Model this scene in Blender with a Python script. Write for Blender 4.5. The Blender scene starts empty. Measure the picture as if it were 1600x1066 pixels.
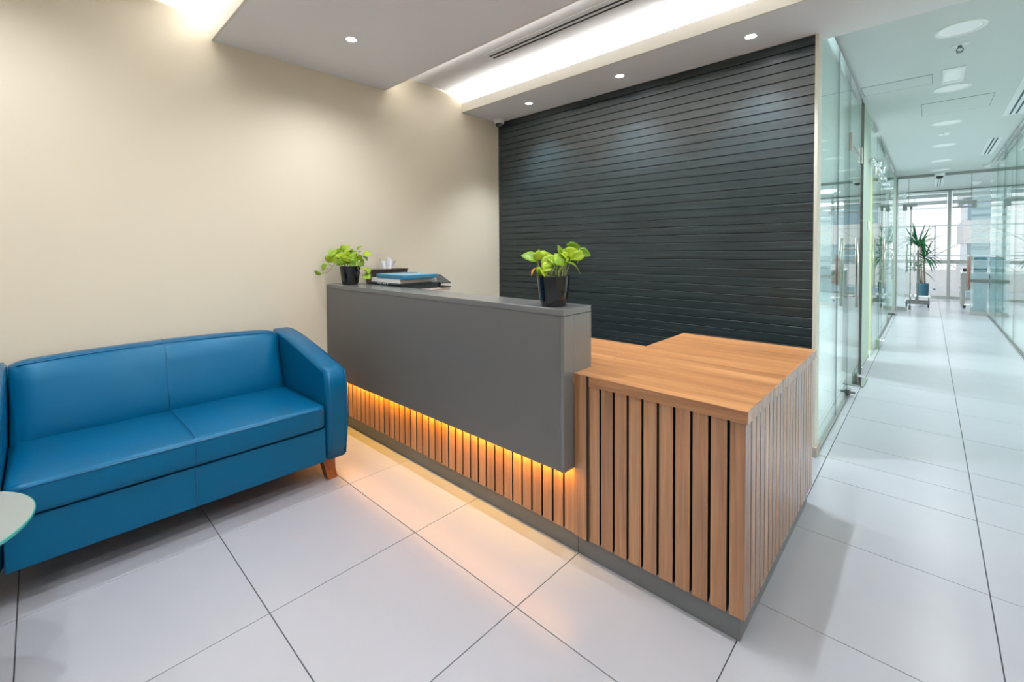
import bpy, bmesh, math, random
from mathutils import Vector, Matrix
random.seed(7)
R = math.radians
scene = bpy.context.scene
COL = scene.collection

# ------------------------------------------------------------------ camera, sky, exposure
cam_d = bpy.data.cameras.new('camera')
cam_d.sensor_width = 36.0
cam_d.lens = 15.671
cam_d.shift_x = 0.0079
cam_d.shift_y = -0.0789
cam_d.clip_start = 0.02
cam = bpy.data.objects.new('camera', cam_d)
COL.objects.link(cam)
cam.matrix_world = Matrix(((0.7237, -0.0120, 0.6900, 0.0),
                           (0.6901, 0.0207, -0.7234, 0.0),
                           (-0.0055, 0.9997, 0.0236, 1.246),
                           (0, 0, 0, 1)))
scene.camera = cam

scene.view_settings.view_transform = 'Standard'
scene.view_settings.look = 'None'
scene.view_settings.exposure = 0.85
scene.view_settings.gamma = 1.0
scene.view_settings.use_curve_mapping = False
scene.cycles.use_denoising = True
scene.cycles.max_bounces = 10
scene.cycles.diffuse_bounces = 5
scene.cycles.glossy_bounces = 6
scene.cycles.transmission_bounces = 8
scene.cycles.transparent_max_bounces = 24
scene.cycles.caustics_reflective = False
scene.cycles.caustics_refractive = False
scene.cycles.sample_clamp_indirect = 6.0

world = bpy.data.worlds.new('sky')
scene.world = world
world.use_nodes = True
wn = world.node_tree.nodes
wn['Background'].inputs[0].default_value = (0.97, 0.97, 0.98, 1)
wn['Background'].inputs[1].default_value = 0.70

# light strengths
P_DOWN, P_WASH, P_COVE, P_AMBER, P_CORR, P_OFF = 22.0, 46.0, 96.0, 5.2, 36.0, 72.0
C_DOWN, C_WASH, C_COVE = (0.97, 0.98, 1.0), (0.86, 0.94, 1.0), (1.0, 0.97, 0.91)
C_AMBER, C_CORR = (1.0, 0.50, 0.05), (0.95, 1.0, 1.0)

def light(name, kind, loc, energy, color, rot=(0, 0, 0), **kw):
    l = bpy.data.lights.new(name, kind)
    l.energy = energy
    l.color = color
    for k, v in kw.items():
        setattr(l, k, v)
    o = bpy.data.objects.new(name, l)
    COL.objects.link(o)
    o.location = loc
    o.rotation_euler = rot
    return o

# ------------------------------------------------------------------ key dimensions (metres; camera stands over the origin)
XL = -3.10            # cream left wall
YB = 3.18             # face of the dark panelled wall
XE = -0.485           # right end of the dark wall, plane of the corridor's left glass
XG = 0.80             # corridor's right glass
ZS, ZC = 2.50, 2.647  # soffits, ceiling
YF, YW = 11.83, 15.3  # glass partition at the corridor's end, outer windows
XR, YN = 1.75, -2.7   # lobby's right wall, wall behind the camera
GX, GY, GT = -2.2266, 0.5283, 0.6   # tile grid

# ------------------------------------------------------------------ materials
MATS = {}
def nmat(name):
    m = bpy.data.materials.new(name)
    m.use_nodes = True
    MATS[name] = m
    nt = m.node_tree
    return m, nt, nt.nodes['Principled BSDF']

def N(nt, t, **kw):
    n = nt.nodes.new(t)
    for k, v in kw.items():
        setattr(n, k, v)
    return n

def plain(name, col, rough=0.5, metal=0.0, spec=0.5, bump=0.0, bscale=200.0, var=0.0, coat=0.0):
    m, nt, b = nmat(name)
    b.inputs['Base Color'].default_value = (*col, 1)
    b.inputs['Roughness'].default_value = rough
    b.inputs['Metallic'].default_value = metal
    b.inputs['Specular IOR Level'].default_value = spec
    b.inputs['Coat Weight'].default_value = coat
    b.inputs['Coat Roughness'].default_value = 0.08
    if bump or var:
        tc = N(nt, 'ShaderNodeTexCoord')
        no = N(nt, 'ShaderNodeTexNoise')
        no.inputs['Scale'].default_value = bscale
        no.inputs['Detail'].default_value = 4
        nt.links.new(tc.outputs['Object'], no.inputs['Vector'])
        if bump:
            bp = N(nt, 'ShaderNodeBump')
            bp.inputs['Strength'].default_value = bump
            bp.inputs['Distance'].default_value = 0.002
            nt.links.new(no.outputs['Fac'], bp.inputs['Height'])
            nt.links.new(bp.outputs['Normal'], b.inputs['Normal'])
        if var:
            mp = N(nt, 'ShaderNodeMapRange')
            mp.inputs[3].default_value = 1 - var
            mp.inputs[4].default_value = 1 + var
            mx = N(nt, 'ShaderNodeVectorMath', operation='SCALE')
            mx.inputs[0].default_value = col
            nt.links.new(no.outputs['Fac'], mp.inputs[0])
            nt.links.new(mp.outputs[0], mx.inputs['Scale'])
            nt.links.new(mx.outputs[0], b.inputs['Base Color'])
    return m

def grain(name, c0, c1, c2, axis, rough, along=1.2, across=38.0, bump=0.15, fine=260.0, spec=0.4, rand=1.0):
    """wood: streaks along one object axis, shifted per object"""
    m, nt, b = nmat(name)
    tc = N(nt, 'ShaderNodeTexCoord')
    oi = N(nt, 'ShaderNodeObjectInfo')
    off = N(nt, 'ShaderNodeVectorMath', operation='SCALE')
    off.inputs[0].default_value = (37.0, 53.0, 71.0)
    nt.links.new(oi.outputs['Random'], off.inputs['Scale'])
    add = N(nt, 'ShaderNodeVectorMath', operation='ADD')
    nt.links.new(tc.outputs['Object'], add.inputs[0])
    if rand:
        nt.links.new(off.outputs[0], add.inputs[1])
    def mapped(a, c):
        mp = N(nt, 'ShaderNodeMapping')
        s = [c, c, c]
        s['XYZ'.index(axis)] = a
        mp.inputs['Scale'].default_value = s
        nt.links.new(add.outputs[0], mp.inputs['Vector'])
        return mp
    n1 = N(nt, 'ShaderNodeTexNoise')
    n1.inputs['Scale'].default_value = 1.0
    n1.inputs['Detail'].default_value = 5
    n1.inputs['Distortion'].default_value = 0.6
    nt.links.new(mapped(along, across).outputs[0], n1.inputs['Vector'])
    n2 = N(nt, 'ShaderNodeTexNoise')
    n2.inputs['Scale'].default_value = 1.0
    n2.inputs['Detail'].default_value = 3
    nt.links.new(mapped(along * 5, fine).outputs[0], n2.inputs['Vector'])
    cr = N(nt, 'ShaderNodeValToRGB')
    cr.color_ramp.elements[0].position = 0.30
    cr.color_ramp.elements[0].color = (*c0, 1)
    cr.color_ramp.elements[1].position = 0.72
    cr.color_ramp.elements[1].color = (*c2, 1)
    e = cr.color_ramp.elements.new(0.52)
    e.color = (*c1, 1)
    nt.links.new(n1.outputs['Fac'], cr.inputs[0])
    mr = N(nt, 'ShaderNodeMapRange')
    mr.inputs[1].default_value = 0.35
    mr.inputs[2].default_value = 0.65
    mr.inputs[3].default_value = 0.86
    mr.inputs[4].default_value = 1.08
    nt.links.new(n2.outputs['Fac'], mr.inputs[0])
    rv = N(nt, 'ShaderNodeMapRange')
    rv.inputs[3].default_value = 0.90 if rand else 1.0
    rv.inputs[4].default_value = 1.10 if rand else 1.0
    nt.links.new(oi.outputs['Random'], rv.inputs[0])
    mu = N(nt, 'ShaderNodeMath', operation='MULTIPLY')
    nt.links.new(mr.outputs[0], mu.inputs[0])
    nt.links.new(rv.outputs[0], mu.inputs[1])
    mx = N(nt, 'ShaderNodeVectorMath', operation='SCALE')
    nt.links.new(cr.outputs[0], mx.inputs[0])
    nt.links.new(mu.outputs[0], mx.inputs['Scale'])
    nt.links.new(mx.outputs[0], b.inputs['Base Color'])
    b.inputs['Roughness'].default_value = rough
    b.inputs['Specular IOR Level'].default_value = spec
    if bump:
        bp = N(nt, 'ShaderNodeBump')
        bp.inputs['Strength'].default_value = bump
        bp.inputs['Distance'].default_value = 0.002
        ad = N(nt, 'ShaderNodeMath', operation='ADD')
        nt.links.new(n2.outputs['Fac'], ad.inputs[0])
        nt.links.new(n1.outputs['Fac'], ad.inputs[1])
        nt.links.new(ad.outputs[0], bp.inputs['Height'])
        nt.links.new(bp.outputs['Normal'], b.inputs['Normal'])
    return m

def glass(name, tint, ior=1.5, gloss=(0.95, 1.0, 0.98)):
    """thin architectural glass: mirror reflection by Fresnel over tinted see-through, same from both sides"""
    m, nt, b = nmat(name)
    nt.nodes.remove(b)
    out = nt.nodes['Material Output']
    geo = N(nt, 'ShaderNodeNewGeometry')
    mr = N(nt, 'ShaderNodeMapRange')
    mr.inputs[3].default_value = ior
    mr.inputs[4].default_value = 1.0 / ior
    nt.links.new(geo.outputs['Backfacing'], mr.inputs[0])
    fr = N(nt, 'ShaderNodeFresnel')
    nt.links.new(mr.outputs[0], fr.inputs['IOR'])
    tr = N(nt, 'ShaderNodeBsdfTransparent')
    tr.inputs[0].default_value = (*tint, 1)
    gl = N(nt, 'ShaderNodeBsdfGlossy')
    gl.inputs['Color'].default_value = (*gloss, 1)
    gl.inputs['Roughness'].default_value = 0.0
    mx = N(nt, 'ShaderNodeMixShader')
    nt.links.new(fr.outputs[0], mx.inputs[0])
    nt.links.new(tr.outputs[0], mx.inputs[1])
    nt.links.new(gl.outputs[0], mx.inputs[2])
    nt.links.new(mx.outputs[0], out.inputs['Surface'])
    return m

def film(name, col, opac):
    m, nt, b = nmat(name)
    nt.nodes.remove(b)
    out = nt.nodes['Material Output']
    tr = N(nt, 'ShaderNodeBsdfTransparent')
    di = N(nt, 'ShaderNodeBsdfDiffuse')
    tl = N(nt, 'ShaderNodeBsdfTranslucent')
    for n in (di, tl):
        n.inputs['Color'].default_value = (*col, 1)
    a = N(nt, 'ShaderNodeMixShader')
    nt.links.new(di.outputs[0], a.inputs[1])
    nt.links.new(tl.outputs[0], a.inputs[2])
    mx = N(nt, 'ShaderNodeMixShader')
    mx.inputs[0].default_value = opac
    nt.links.new(tr.outputs[0], mx.inputs[1])
    nt.links.new(a.outputs[0], mx.inputs[2])
    nt.links.new(mx.outputs[0], out.inputs['Surface'])
    return m

def emit(name, col, strength):
    m, nt, b = nmat(name)
    b.inputs['Base Color'].default_value = (0.8, 0.8, 0.8, 1)
    b.inputs['Emission Color'].default_value = (*col, 1)
    b.inputs['Emission Strength'].default_value = strength
    return m

def leafmat(name, c0, c1):
    m, nt, b = nmat(name)
    tc = N(nt, 'ShaderNodeTexCoord')
    oi = N(nt, 'ShaderNodeObjectInfo')
    no = N(nt, 'ShaderNodeTexNoise')
    no.inputs['Scale'].default_value = 28
    ad = N(nt, 'ShaderNodeVectorMath', operation='ADD')
    nt.links.new(tc.outputs['Object'], ad.inputs[0])
    nt.links.new(oi.outputs['Random'], ad.inputs[1])
    nt.links.new(ad.outputs[0], no.inputs['Vector'])
    av = N(nt, 'ShaderNodeMath', operation='MULTIPLY_ADD')
    av.inputs[1].default_value = 0.5
    nt.links.new(oi.outputs['Random'], av.inputs[0])
    hf = N(nt, 'ShaderNodeMath', operation='MULTIPLY')
    hf.inputs[1].default_value = 0.5
    nt.links.new(no.outputs['Fac'], hf.inputs[0])
    nt.links.new(hf.outputs[0], av.inputs[2])
    cr = N(nt, 'ShaderNodeValToRGB')
    cr.color_ramp.elements[0].color = (*c0, 1)
    cr.color_ramp.elements[1].color = (*c1, 1)
    cr.color_ramp.elements[0].position = 0.2
    cr.color_ramp.elements[1].position = 0.75
    nt.links.new(av.outputs[0], cr.inputs[0])
    nt.links.new(cr.outputs[0], b.inputs['Base Color'])
    b.inputs['Roughness'].default_value = 0.35
    tl = N(nt, 'ShaderNodeBsdfTranslucent')
    nt.links.new(cr.outputs[0], tl.inputs['Color'])
    mx = N(nt, 'ShaderNodeMixShader')
    mx.inputs[0].default_value = 0.22
    out = nt.nodes['Material Output']
    nt.links.new(b.outputs[0], mx.inputs[1])
    nt.links.new(tl.outputs[0], mx.inputs[2])
    nt.links.new(mx.outputs[0], out.inputs['Surface'])
    return m

M_wall = plain('cream_paint', (0.80, 0.72, 0.57), 0.65, bump=0.04, bscale=350)
M_ceil = plain('ceiling_white', (0.82, 0.815, 0.83), 0.8, bump=0.02, bscale=300)
M_cceil = plain('corridor_ceiling_paint', (0.68, 0.71, 0.70), 0.75, bump=0.02, bscale=300)
M_fascia = plain('fascia_paint', (0.74, 0.71, 0.63), 0.7)
M_tile = plain('porcelain_tile', (0.40, 0.42, 0.465), 0.25, spec=0.5, var=0.03, bscale=6)
M_grout = plain('grout', (0.10, 0.10, 0.10), 0.9)
M_slab = plain('office_floor', (0.50, 0.54, 0.56), 0.3)
M_board = grain('dark_stained_board', (0.006, 0.015, 0.017), (0.013, 0.024, 0.027), (0.027, 0.041, 0.045), 'X', 0.36, along=2.0, across=70, bump=0.35, fine=320, spec=0.5)
M_sub = plain('black_backing', (0.006, 0.006, 0.006), 0.8)
M_slat = grain('walnut_slat', (0.27, 0.122, 0.050), (0.38, 0.18, 0.076), (0.48, 0.25, 0.108), 'Z', 0.26, along=1.0, across=30, bump=0.05, spec=0.8)
M_slat.node_tree.nodes['Principled BSDF'].inputs['Coat Weight'].default_value = 0.35
M_slat.node_tree.nodes['Principled BSDF'].inputs['Coat Roughness'].default_value = 0.2
M_top = grain('walnut_top', (0.30, 0.125, 0.045), (0.43, 0.20, 0.078), (0.56, 0.29, 0.12), 'X', 0.34, along=0.9, across=17, bump=0.05, fine=200, rand=0.0)
M_edge = grain('walnut_edge', (0.27, 0.125, 0.058), (0.35, 0.17, 0.08), (0.42, 0.22, 0.11), 'X', 0.45, along=2, across=60, bump=0.05, rand=0.0)
M_grey = plain('grey_laminate', (0.125, 0.125, 0.122), 0.42, spec=0.5, bump=0.02, bscale=600)
M_greyedge = plain('grey_edge_band', (0.155, 0.16, 0.158), 0.24)
M_plinth = plain('brushed_plinth', (0.18, 0.19, 0.195), 0.38, metal=0.35, bump=0.05, bscale=120)
M_leather = plain('blue_leather', (0.0, 0.085, 0.195), 0.30, spec=0.36, bump=0.12, bscale=420, var=0.06)
M_leather.node_tree.nodes['Principled BSDF'].inputs['Specular Tint'].default_value = (0.45, 0.78, 1.0, 1)
M_piping = plain('blue_piping', (0.0, 0.085, 0.22), 0.4)
M_sofaleg = grain('stained_leg_wood', (0.20, 0.06, 0.018), (0.30, 0.10, 0.03), (0.38, 0.14, 0.05), 'Z', 0.3, across=40)
M_pot = plain('black_gloss_pot', (0.004, 0.005, 0.006), 0.06, spec=0.6)
M_soil = plain('soil', (0.03, 0.02, 0.012), 0.95, bump=0.6, bscale=150)
M_leaf = leafmat('pothos_leaf', (0.16, 0.34, 0.006), (0.50, 0.66, 0.03))
M_leaf2 = leafmat('pothos_leaf_deep', (0.12, 0.30, 0.008), (0.42, 0.58, 0.04))
M_leafdead = leafmat('yellowed_leaf', (0.75, 0.26, 0.03), (0.85, 0.52, 0.04))
M_stem = plain('pale_stem', (0.42, 0.55, 0.08), 0.45)
M_trail = plain('trailing_stem', (0.30, 0.30, 0.05), 0.5)
M_dleaf = leafmat('dracaena_leaf', (0.010, 0.085, 0.045), (0.05, 0.26, 0.09))
M_cane = plain('cane', (0.30, 0.25, 0.19), 0.8, bump=0.3, bscale=60)
M_planter = plain('blue_grey_planter', (0.035, 0.13, 0.19), 0.55, var=0.25, bscale=14)
M_steel = plain('brushed_steel', (0.50, 0.49, 0.45), 0.28, metal=1.0)
M_dsteel = plain('dark_steel', (0.20, 0.21, 0.20), 0.38, metal=0.8)
M_chrome = plain('chrome', (0.75, 0.78, 0.78), 0.08, metal=1.0)
M_white = plain('white_plastic', (0.88, 0.89, 0.89), 0.4)
M_offwhite = plain('off_white_metal', (0.85, 0.86, 0.86), 0.45)
M_slot = plain('slot_black', (0.012, 0.018, 0.02), 0.6)
M_vent = plain('vent_slot', (0.03, 0.075, 0.09), 0.5)
M_jamb = plain('pale_green_jamb', (0.40, 0.48, 0.41), 0.5)
M_yellow = plain('lime_yellow_wall', (0.70, 0.71, 0.42), 0.6)
M_office = plain('office_white', (0.72, 0.75, 0.74), 0.7)
M_trimb = plain('beige_trim', (0.72, 0.71, 0.62), 0.6)
M_skirt = plain('beige_skirting', (0.46, 0.41, 0.35), 0.6, var=0.1, bscale=40)
M_patch = plain('patch_metal', (0.17, 0.19, 0.185), 0.45)
M_frame = plain('window_frame', (0.36, 0.37, 0.36), 0.45)
M_glass = glass('clear_glass', (0.96, 0.99, 0.985))
M_glassc = glass('corridor_glass', (0.93, 0.98, 0.965))
M_winglass = glass('window_glass', (0.97, 0.99, 1.0))
M_glassedge = plain('green_glass_edge', (0.03, 0.14, 0.11), 0.15)
M_tableedge = plain('table_glass_edge', (0.05, 0.30, 0.28), 0.12)
M_tabletop = plain('frosted_table_glass', (0.26, 0.30, 0.29), 0.10, spec=0.5)
M_film = film('frosted_film', (0.74, 0.84, 0.88), 0.30)
M_blind = film('blind_fabric', (0.62, 0.66, 0.66), 0.85)
M_lamp = emit('downlight_lens', (0.95, 0.97, 1.0), 22.0)
M_lampdim = emit('dim_diffuser', (0.84, 0.97, 1.0), 0.09)
M_amber = emit('amber_led', (1.0, 0.40, 0.03), 6.0)
M_dkbrown = grain('brown_box_wood', (0.035, 0.022, 0.017), (0.055, 0.035, 0.028), (0.08, 0.052, 0.042), 'X', 0.4, across=60)
M_tissue = plain('tissue_paper', (0.80, 0.81, 0.83), 0.9)
M_bookblue = plain('blue_cover', (0.03, 0.20, 0.36), 0.4)
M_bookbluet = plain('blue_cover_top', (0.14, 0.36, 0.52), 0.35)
M_paper = plain('paper_white', (0.74, 0.75, 0.76), 0.8, bump=0.2, bscale=300)
M_dkgreen = plain('dark_grey_green_plastic', (0.030, 0.055, 0.060), 0.45)
M_mark = plain('white_print', (0.75, 0.78, 0.78), 0.6)
M_rust = plain('rust_leather', (0.24, 0.12, 0.085), 0.5)
M_teal = plain('teal_fabric', (0.005, 0.10, 0.145), 0.8)
M_dome = plain('smoked_dome', (0.03, 0.035, 0.035), 0.08)
M_rubber = plain('black_rubber', (0.01, 0.012, 0.014), 0.6)
M_ext = plain('pale_cladding', (0.62, 0.66, 0.70), 0.7)
M_extw = plain('outside_white', (0.8, 0.8, 0.8), 0.7)
M_extg = plain('outside_glazing', (0.30, 0.42, 0.50), 0.2)
M_ground = plain('pale_paving', (0.55, 0.56, 0.56), 0.8)

# ------------------------------------------------------------------ mesh helpers
def bm_new():
    return bmesh.new()

def box(bm, x0, x1, y0, y1, z0, z1, bev=0.0, seg=1, mi=0):
    vs = [bm.verts.new((x, y, z)) for x in (x0, x1) for y in (y0, y1) for z in (z0, z1)]
    idx = ((0, 1, 3, 2), (4, 6, 7, 5), (0, 4, 5, 1), (2, 3, 7, 6), (0, 2, 6, 4), (1, 5, 7, 3))
    fs = [bm.faces.new([vs[i] for i in q]) for q in idx]
    for f in fs:
        f.material_index = mi
    if bev:
        es = list({e for f in fs for e in f.edges})
        bmesh.ops.bevel(bm, geom=es, offset=bev, segments=seg, profile=0.5, affect='EDGES')
    return vs

def obox(bm, c, ux, uy, uz, bev=0.0):
    """box from a centre and three half-axis vectors"""
    c, ux, uy, uz = map(Vector, (c, ux, uy, uz))
    vs = [bm.verts.new(c + a * ux + b * uy + d * uz) for a in (-1, 1) for b in (-1, 1) for d in (-1, 1)]
    idx = ((0, 1, 3, 2), (4, 6, 7, 5), (0, 4, 5, 1), (2, 3, 7, 6), (0, 2, 6, 4), (1, 5, 7, 3))
    fs = [bm.faces.new([vs[i] for i in q]) for q in idx]
    if bev:
        bmesh.ops.bevel(bm, geom=list({e for f in fs for e in f.edges}), offset=bev, segments=1, affect='EDGES')

def bar(bm, a, b, w, h=None):
    a, b = Vector(a), Vector(b)
    d = (b - a)
    L = d.length / 2
    d.normalize()
    s = d.cross(Vector((0, 0, 1)))
    if s.length < 1e-4:
        s = Vector((1, 0, 0))
    s.normalize()
    u = s.cross(d)
    obox(bm, (a + b) / 2, d * L, s * w / 2, u * (h or w) / 2)

def tube(bm, pts, r, n=8, r2=None):
    pts = [Vector(p) for p in pts]
    rings = []
    K = len(pts)
    up = Vector((0.13, 0.29, 0.95)).normalized()
    for i, p in enumerate(pts):
        d = (pts[min(i + 1, K - 1)] - pts[max(i - 1, 0)]).normalized()
        s = d.cross(up)
        if s.length < 1e-3:
            s = d.cross(Vector((1, 0, 0)))
        s.normalize()
        u = s.cross(d)
        rr = r if r2 is None else r + (r2 - r) * i / (K - 1)
        rings.append([bm.verts.new(p + rr * (math.cos(t) * s + math.sin(t) * u)) for t in (2 * math.pi * k / n for k in range(n))])
    for a, b in zip(rings, rings[1:]):
        for k in range(n):
            bm.faces.new((a[k], a[(k + 1) % n], b[(k + 1) % n], b[k])).smooth = True
    bm.faces.new(rings[0][::-1])
    bm.faces.new(rings[-1])

def lathe(bm, prof, c, n=32, smooth=True, cap0=True, cap1=True, mi=0):
    """profile of (radius, z) about the vertical through c"""
    cx, cy = c
    rings = []
    for r, z in prof:
        rings.append([bm.verts.new((cx + r * math.cos(t), cy + r * math.sin(t), z)) for t in (2 * math.pi * k / n for k in range(n))])
    for a, b in zip(rings, rings[1:]):
        for k in range(n):
            f = bm.faces.new((a[k], a[(k + 1) % n], b[(k + 1) % n], b[k]))
            f.smooth = smooth
            f.material_index = mi
    if cap0:
        bm.faces.new(rings[0][::-1]).material_index = mi
    if cap1:
        bm.faces.new(rings[-1]).material_index = mi

def loft(bm, rings, smooth=True, cap=True):
    rr = [[bm.verts.new(p) for p in ring] for ring in rings]
    n = len(rr[0])
    for a, b in zip(rr, rr[1:]):
        for k in range(n):
            bm.faces.new((a[k], a[(k + 1) % n], b[(k + 1) % n], b[k])).smooth = smooth
    if cap:
        bm.faces.new(rr[0][::-1])
        bm.faces.new(rr[-1])

def to_mesh(name, bm, mats):
    bmesh.ops.recalc_face_normals(bm, faces=bm.faces)
    me = bpy.data.meshes.new(name)
    bm.to_mesh(me)
    bm.free()
    for m in (mats if isinstance(mats, (list, tuple)) else [mats]):
        me.materials.append(m)
    return me

def put(name, me, parent=None, loc=(0, 0, 0), rot=(0, 0, 0)):
    o = bpy.data.objects.new(name, me)
    COL.objects.link(o)
    o.location = loc
    o.rotation_euler = rot
    if parent is not None:
        o.parent = parent
    return o

def wpos(o):
    p = Vector((0, 0, 0))
    while o is not None:
        p += o.location
        o = o.parent
    return p

def part(name, bm, mats, parent, label=None):
    """geometry given in world metres becomes a child of parent (whose chain is unrotated)"""
    bmesh.ops.translate(bm, verts=bm.verts, vec=-wpos(parent))
    o = put(name, to_mesh(name, bm, mats), parent)
    if label:
        o['label'] = label
    return o

def tag(o, label, cat, group=None):
    o['label'] = label
    o['category'] = cat
    if group:
        o['group'] = group
    return o

def thing(name, label, cat, loc, group=None):
    o = bpy.data.objects.new(name, None)
    COL.objects.link(o)
    o.location = loc
    o.empty_display_size = 0.05
    return tag(o, label, cat, group)

def single(name, bm, mats, loc, label, cat, group=None):
    bmesh.ops.translate(bm, verts=bm.verts, vec=-Vector(loc))
    return tag(put(name, to_mesh(name, bm, mats), None, loc), label, cat, group)

def struct(name, bm, mats, label=None):
    o = put(name, to_mesh(name, bm, mats))
    o['kind'] = 'structure'
    if label:
        o['label'] = label
    return o

def sempty(name, loc, label=None):
    o = bpy.data.objects.new(name, None)
    COL.objects.link(o)
    o.location = loc
    o.empty_display_size = 0.05
    o['kind'] = 'structure'
    if label:
        o['label'] = label
    return o

# ------------------------------------------------------------------ floor: grout bed and 60 cm tiles
bm = bm_new()
box(bm, XL - 0.2, XR + 0.15, YN - 0.15, 3.28, -0.06, -0.006)
box(bm, XE, XG, 3.28, YW + 0.1, -0.06, -0.006)
floor = struct('floor', bm, M_grout, 'pale square porcelain tile floor with thin dark joints')
tile_cache = {}
def tile(x0, x1, y0, y1):
    w, d = round(x1 - x0, 4), round(y1 - y0, 4)
    if (w, d) not in tile_cache:
        b = bm_new()
        box(b, -w / 2, w / 2, -d / 2, d / 2, -0.008, 0.0, 0.0008)
        tile_cache[(w, d)] = to_mesh('tile', b, M_tile)
    put('tile', tile_cache[(w, d)], floor, ((x0 + x1) / 2, (y0 + y1) / 2, 0))
g = 0.0016
def tiles(xa, xb, ya, yb):
    i0, i1 = math.floor((xa - GX) / GT), math.ceil((xb - GX) / GT)
    j0, j1 = math.floor((ya - GY) / GT), math.ceil((yb - GY) / GT)
    for i in range(i0, i1):
        for j in range(j0, j1):
            x0, x1 = max(xa, GX + i * GT + g), min(xb, GX + (i + 1) * GT - g)
            y0, y1 = max(ya, GY + j * GT + g), min(yb, GY + (j + 1) * GT - g)
            if x1 - x0 > 0.01 and y1 - y0 > 0.01:
                tile(x0, x1, y0, y1)
tiles(XL, XR, YN, 3.2275)
tiles(XE, XG, 3.2307, YW)
bm = bm_new()
box(bm, -4.2, XE, 3.28, YW + 0.1, -0.06, 0.0)
struct('floor_office_left', bm, M_slab)
bm = bm_new()
box(bm, XG, 4.6, 3.28, YW + 0.1, -0.06, 0.0)
struct('floor_office_right', bm, M_slab)

# ------------------------------------------------------------------ lobby walls
bm = bm_new()
box(bm, XL - 0.15, XL, YN - 0.15, 3.42, -0.06, 2.8)
struct('wall_left', bm, M_wall, 'cream painted wall behind the blue sofa')
bm = bm_new()
box(bm, XL, XR + 0.15, YN - 0.15, YN, -0.06, 2.8)
struct('wall_front', bm, M_wall)
bm = bm_new()
box(bm, XR, XR + 0.15, YN, 3.28, -0.06, 2.8)
struct('wall_right', bm, M_wall)
bm = bm_new()
box(bm, XG, XR + 0.15, 3.28, 3.40, -0.06, 2.8)
struct('wall_stub', bm, M_wall)

# dark panelled wall, board by board
bm = bm_new()
box(bm, XL, XE, YB + 0.012, YB + 0.11, -0.06, 2.8)
wall_back = struct('wall_back', bm, M_sub, 'dark charcoal wall of horizontal stained boards')
PITCH = 0.0577
XS = -2.868
def board_mesh(x0, x1, h, d):
    b = bm_new()
    L = x1 - x0
    box(b, 0, L, -d, 0.0, 0, h, 0.0008)
    return to_mesh('plank', b, M_board)
bl = board_mesh(XL, XS - 0.001, PITCH - 0.0022, 0.0095)
br = board_mesh(XS, XE - 0.012, PITCH - 0.0054, 0.0120)
nb = int((ZS - 0.062) / PITCH) + 1
for k in range(nb):
    z = ZS - (k + 1) * PITCH
    if z < 0.05:
        break
    put('plank', bl, wall_back, (XL, YB + 0.012, z + 0.001))
    put('plank', br, wall_back, (XS, YB + 0.012, z + 0.0023))
bm = bm_new()
box(bm, XE - 0.012, XE + 0.006, YB - 0.004, YB + 0.11, 0.06, ZS, 0.001)
struct('trim_1', bm, M_trimb, 'beige edge strip ending the dark board wall')
bm = bm_new()
box(bm, -1.0, XE + 0.016, YB - 0.014, YB + 0.11, 0.0, 0.06, 0.001)
box(bm, XL, -1.0, YB - 0.010, YB + 0.012, 0.0, 0.06)
struct('baseboard_back', bm, M_skirt, 'scuffed beige skirting under the dark board wall')

# ------------------------------------------------------------------ ceilings
bm = bm_new()
box(bm, XL - 0.15, XR + 0.15, YN - 0.15, 3.30, ZC, ZC + 0.12)
struct('ceiling', bm, M_ceil, 'white recessed lobby ceiling')
bm = bm_new()
box(bm, -4.2, 4.6, 3.30, YW + 0.1, ZC, ZC + 0.12)
struct('ceiling_corridor', bm, M_cceil, 'pale cool corridor ceiling')

def soffit(name, y0, y1, lip0, lip1, label):
    o = sempty(name, (XL, y0, ZS), label)
    b = bm_new()
    box(b, XL, XR, y0 + (0.0142 if lip0 else 0), y1 - (0.0142 if lip1 else 0), ZS, ZS + 0.022)
    part('board', b, M_ceil, o)
    for y, l in ((y0, lip0), (y1, lip1)):
        if l:
            b = bm_new()
            ya = y if y == y0 else y - 0.014
            box(b, XL, XR, ya, ya + 0.014, ZS, ZS + 0.085, 0.0008)
            part('fascia', b, M_fascia, o)
    return o
soffit('ceiling_soffit', 0.743, 1.916, 1, 1, 'dropped white ceiling panel above the sofa')
soffit('ceiling_bulkhead', 2.705, 3.30, 1, 0, 'white bulkhead with cove light along the dark wall')

# light strips lying in the coves, shining up out of them
def cove(y, e, col, tilt, x0=XL + 0.03, x1=XR - 0.05):
    light('cove_strip', 'AREA', ((x0 + x1) / 2, y, ZS + 0.066), e, col, rot=(R(180 + tilt), 0, 0), shape='RECTANGLE', size=x1 - x0, size_y=0.03)
cove(2.785, P_COVE * 0.72, (0.98, 0.97, 0.93), 25)
cove(0.82, P_COVE * 1.8, C_COVE, 25)
cove(1.845, P_COVE * 0.8, C_COVE, -25)

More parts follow.
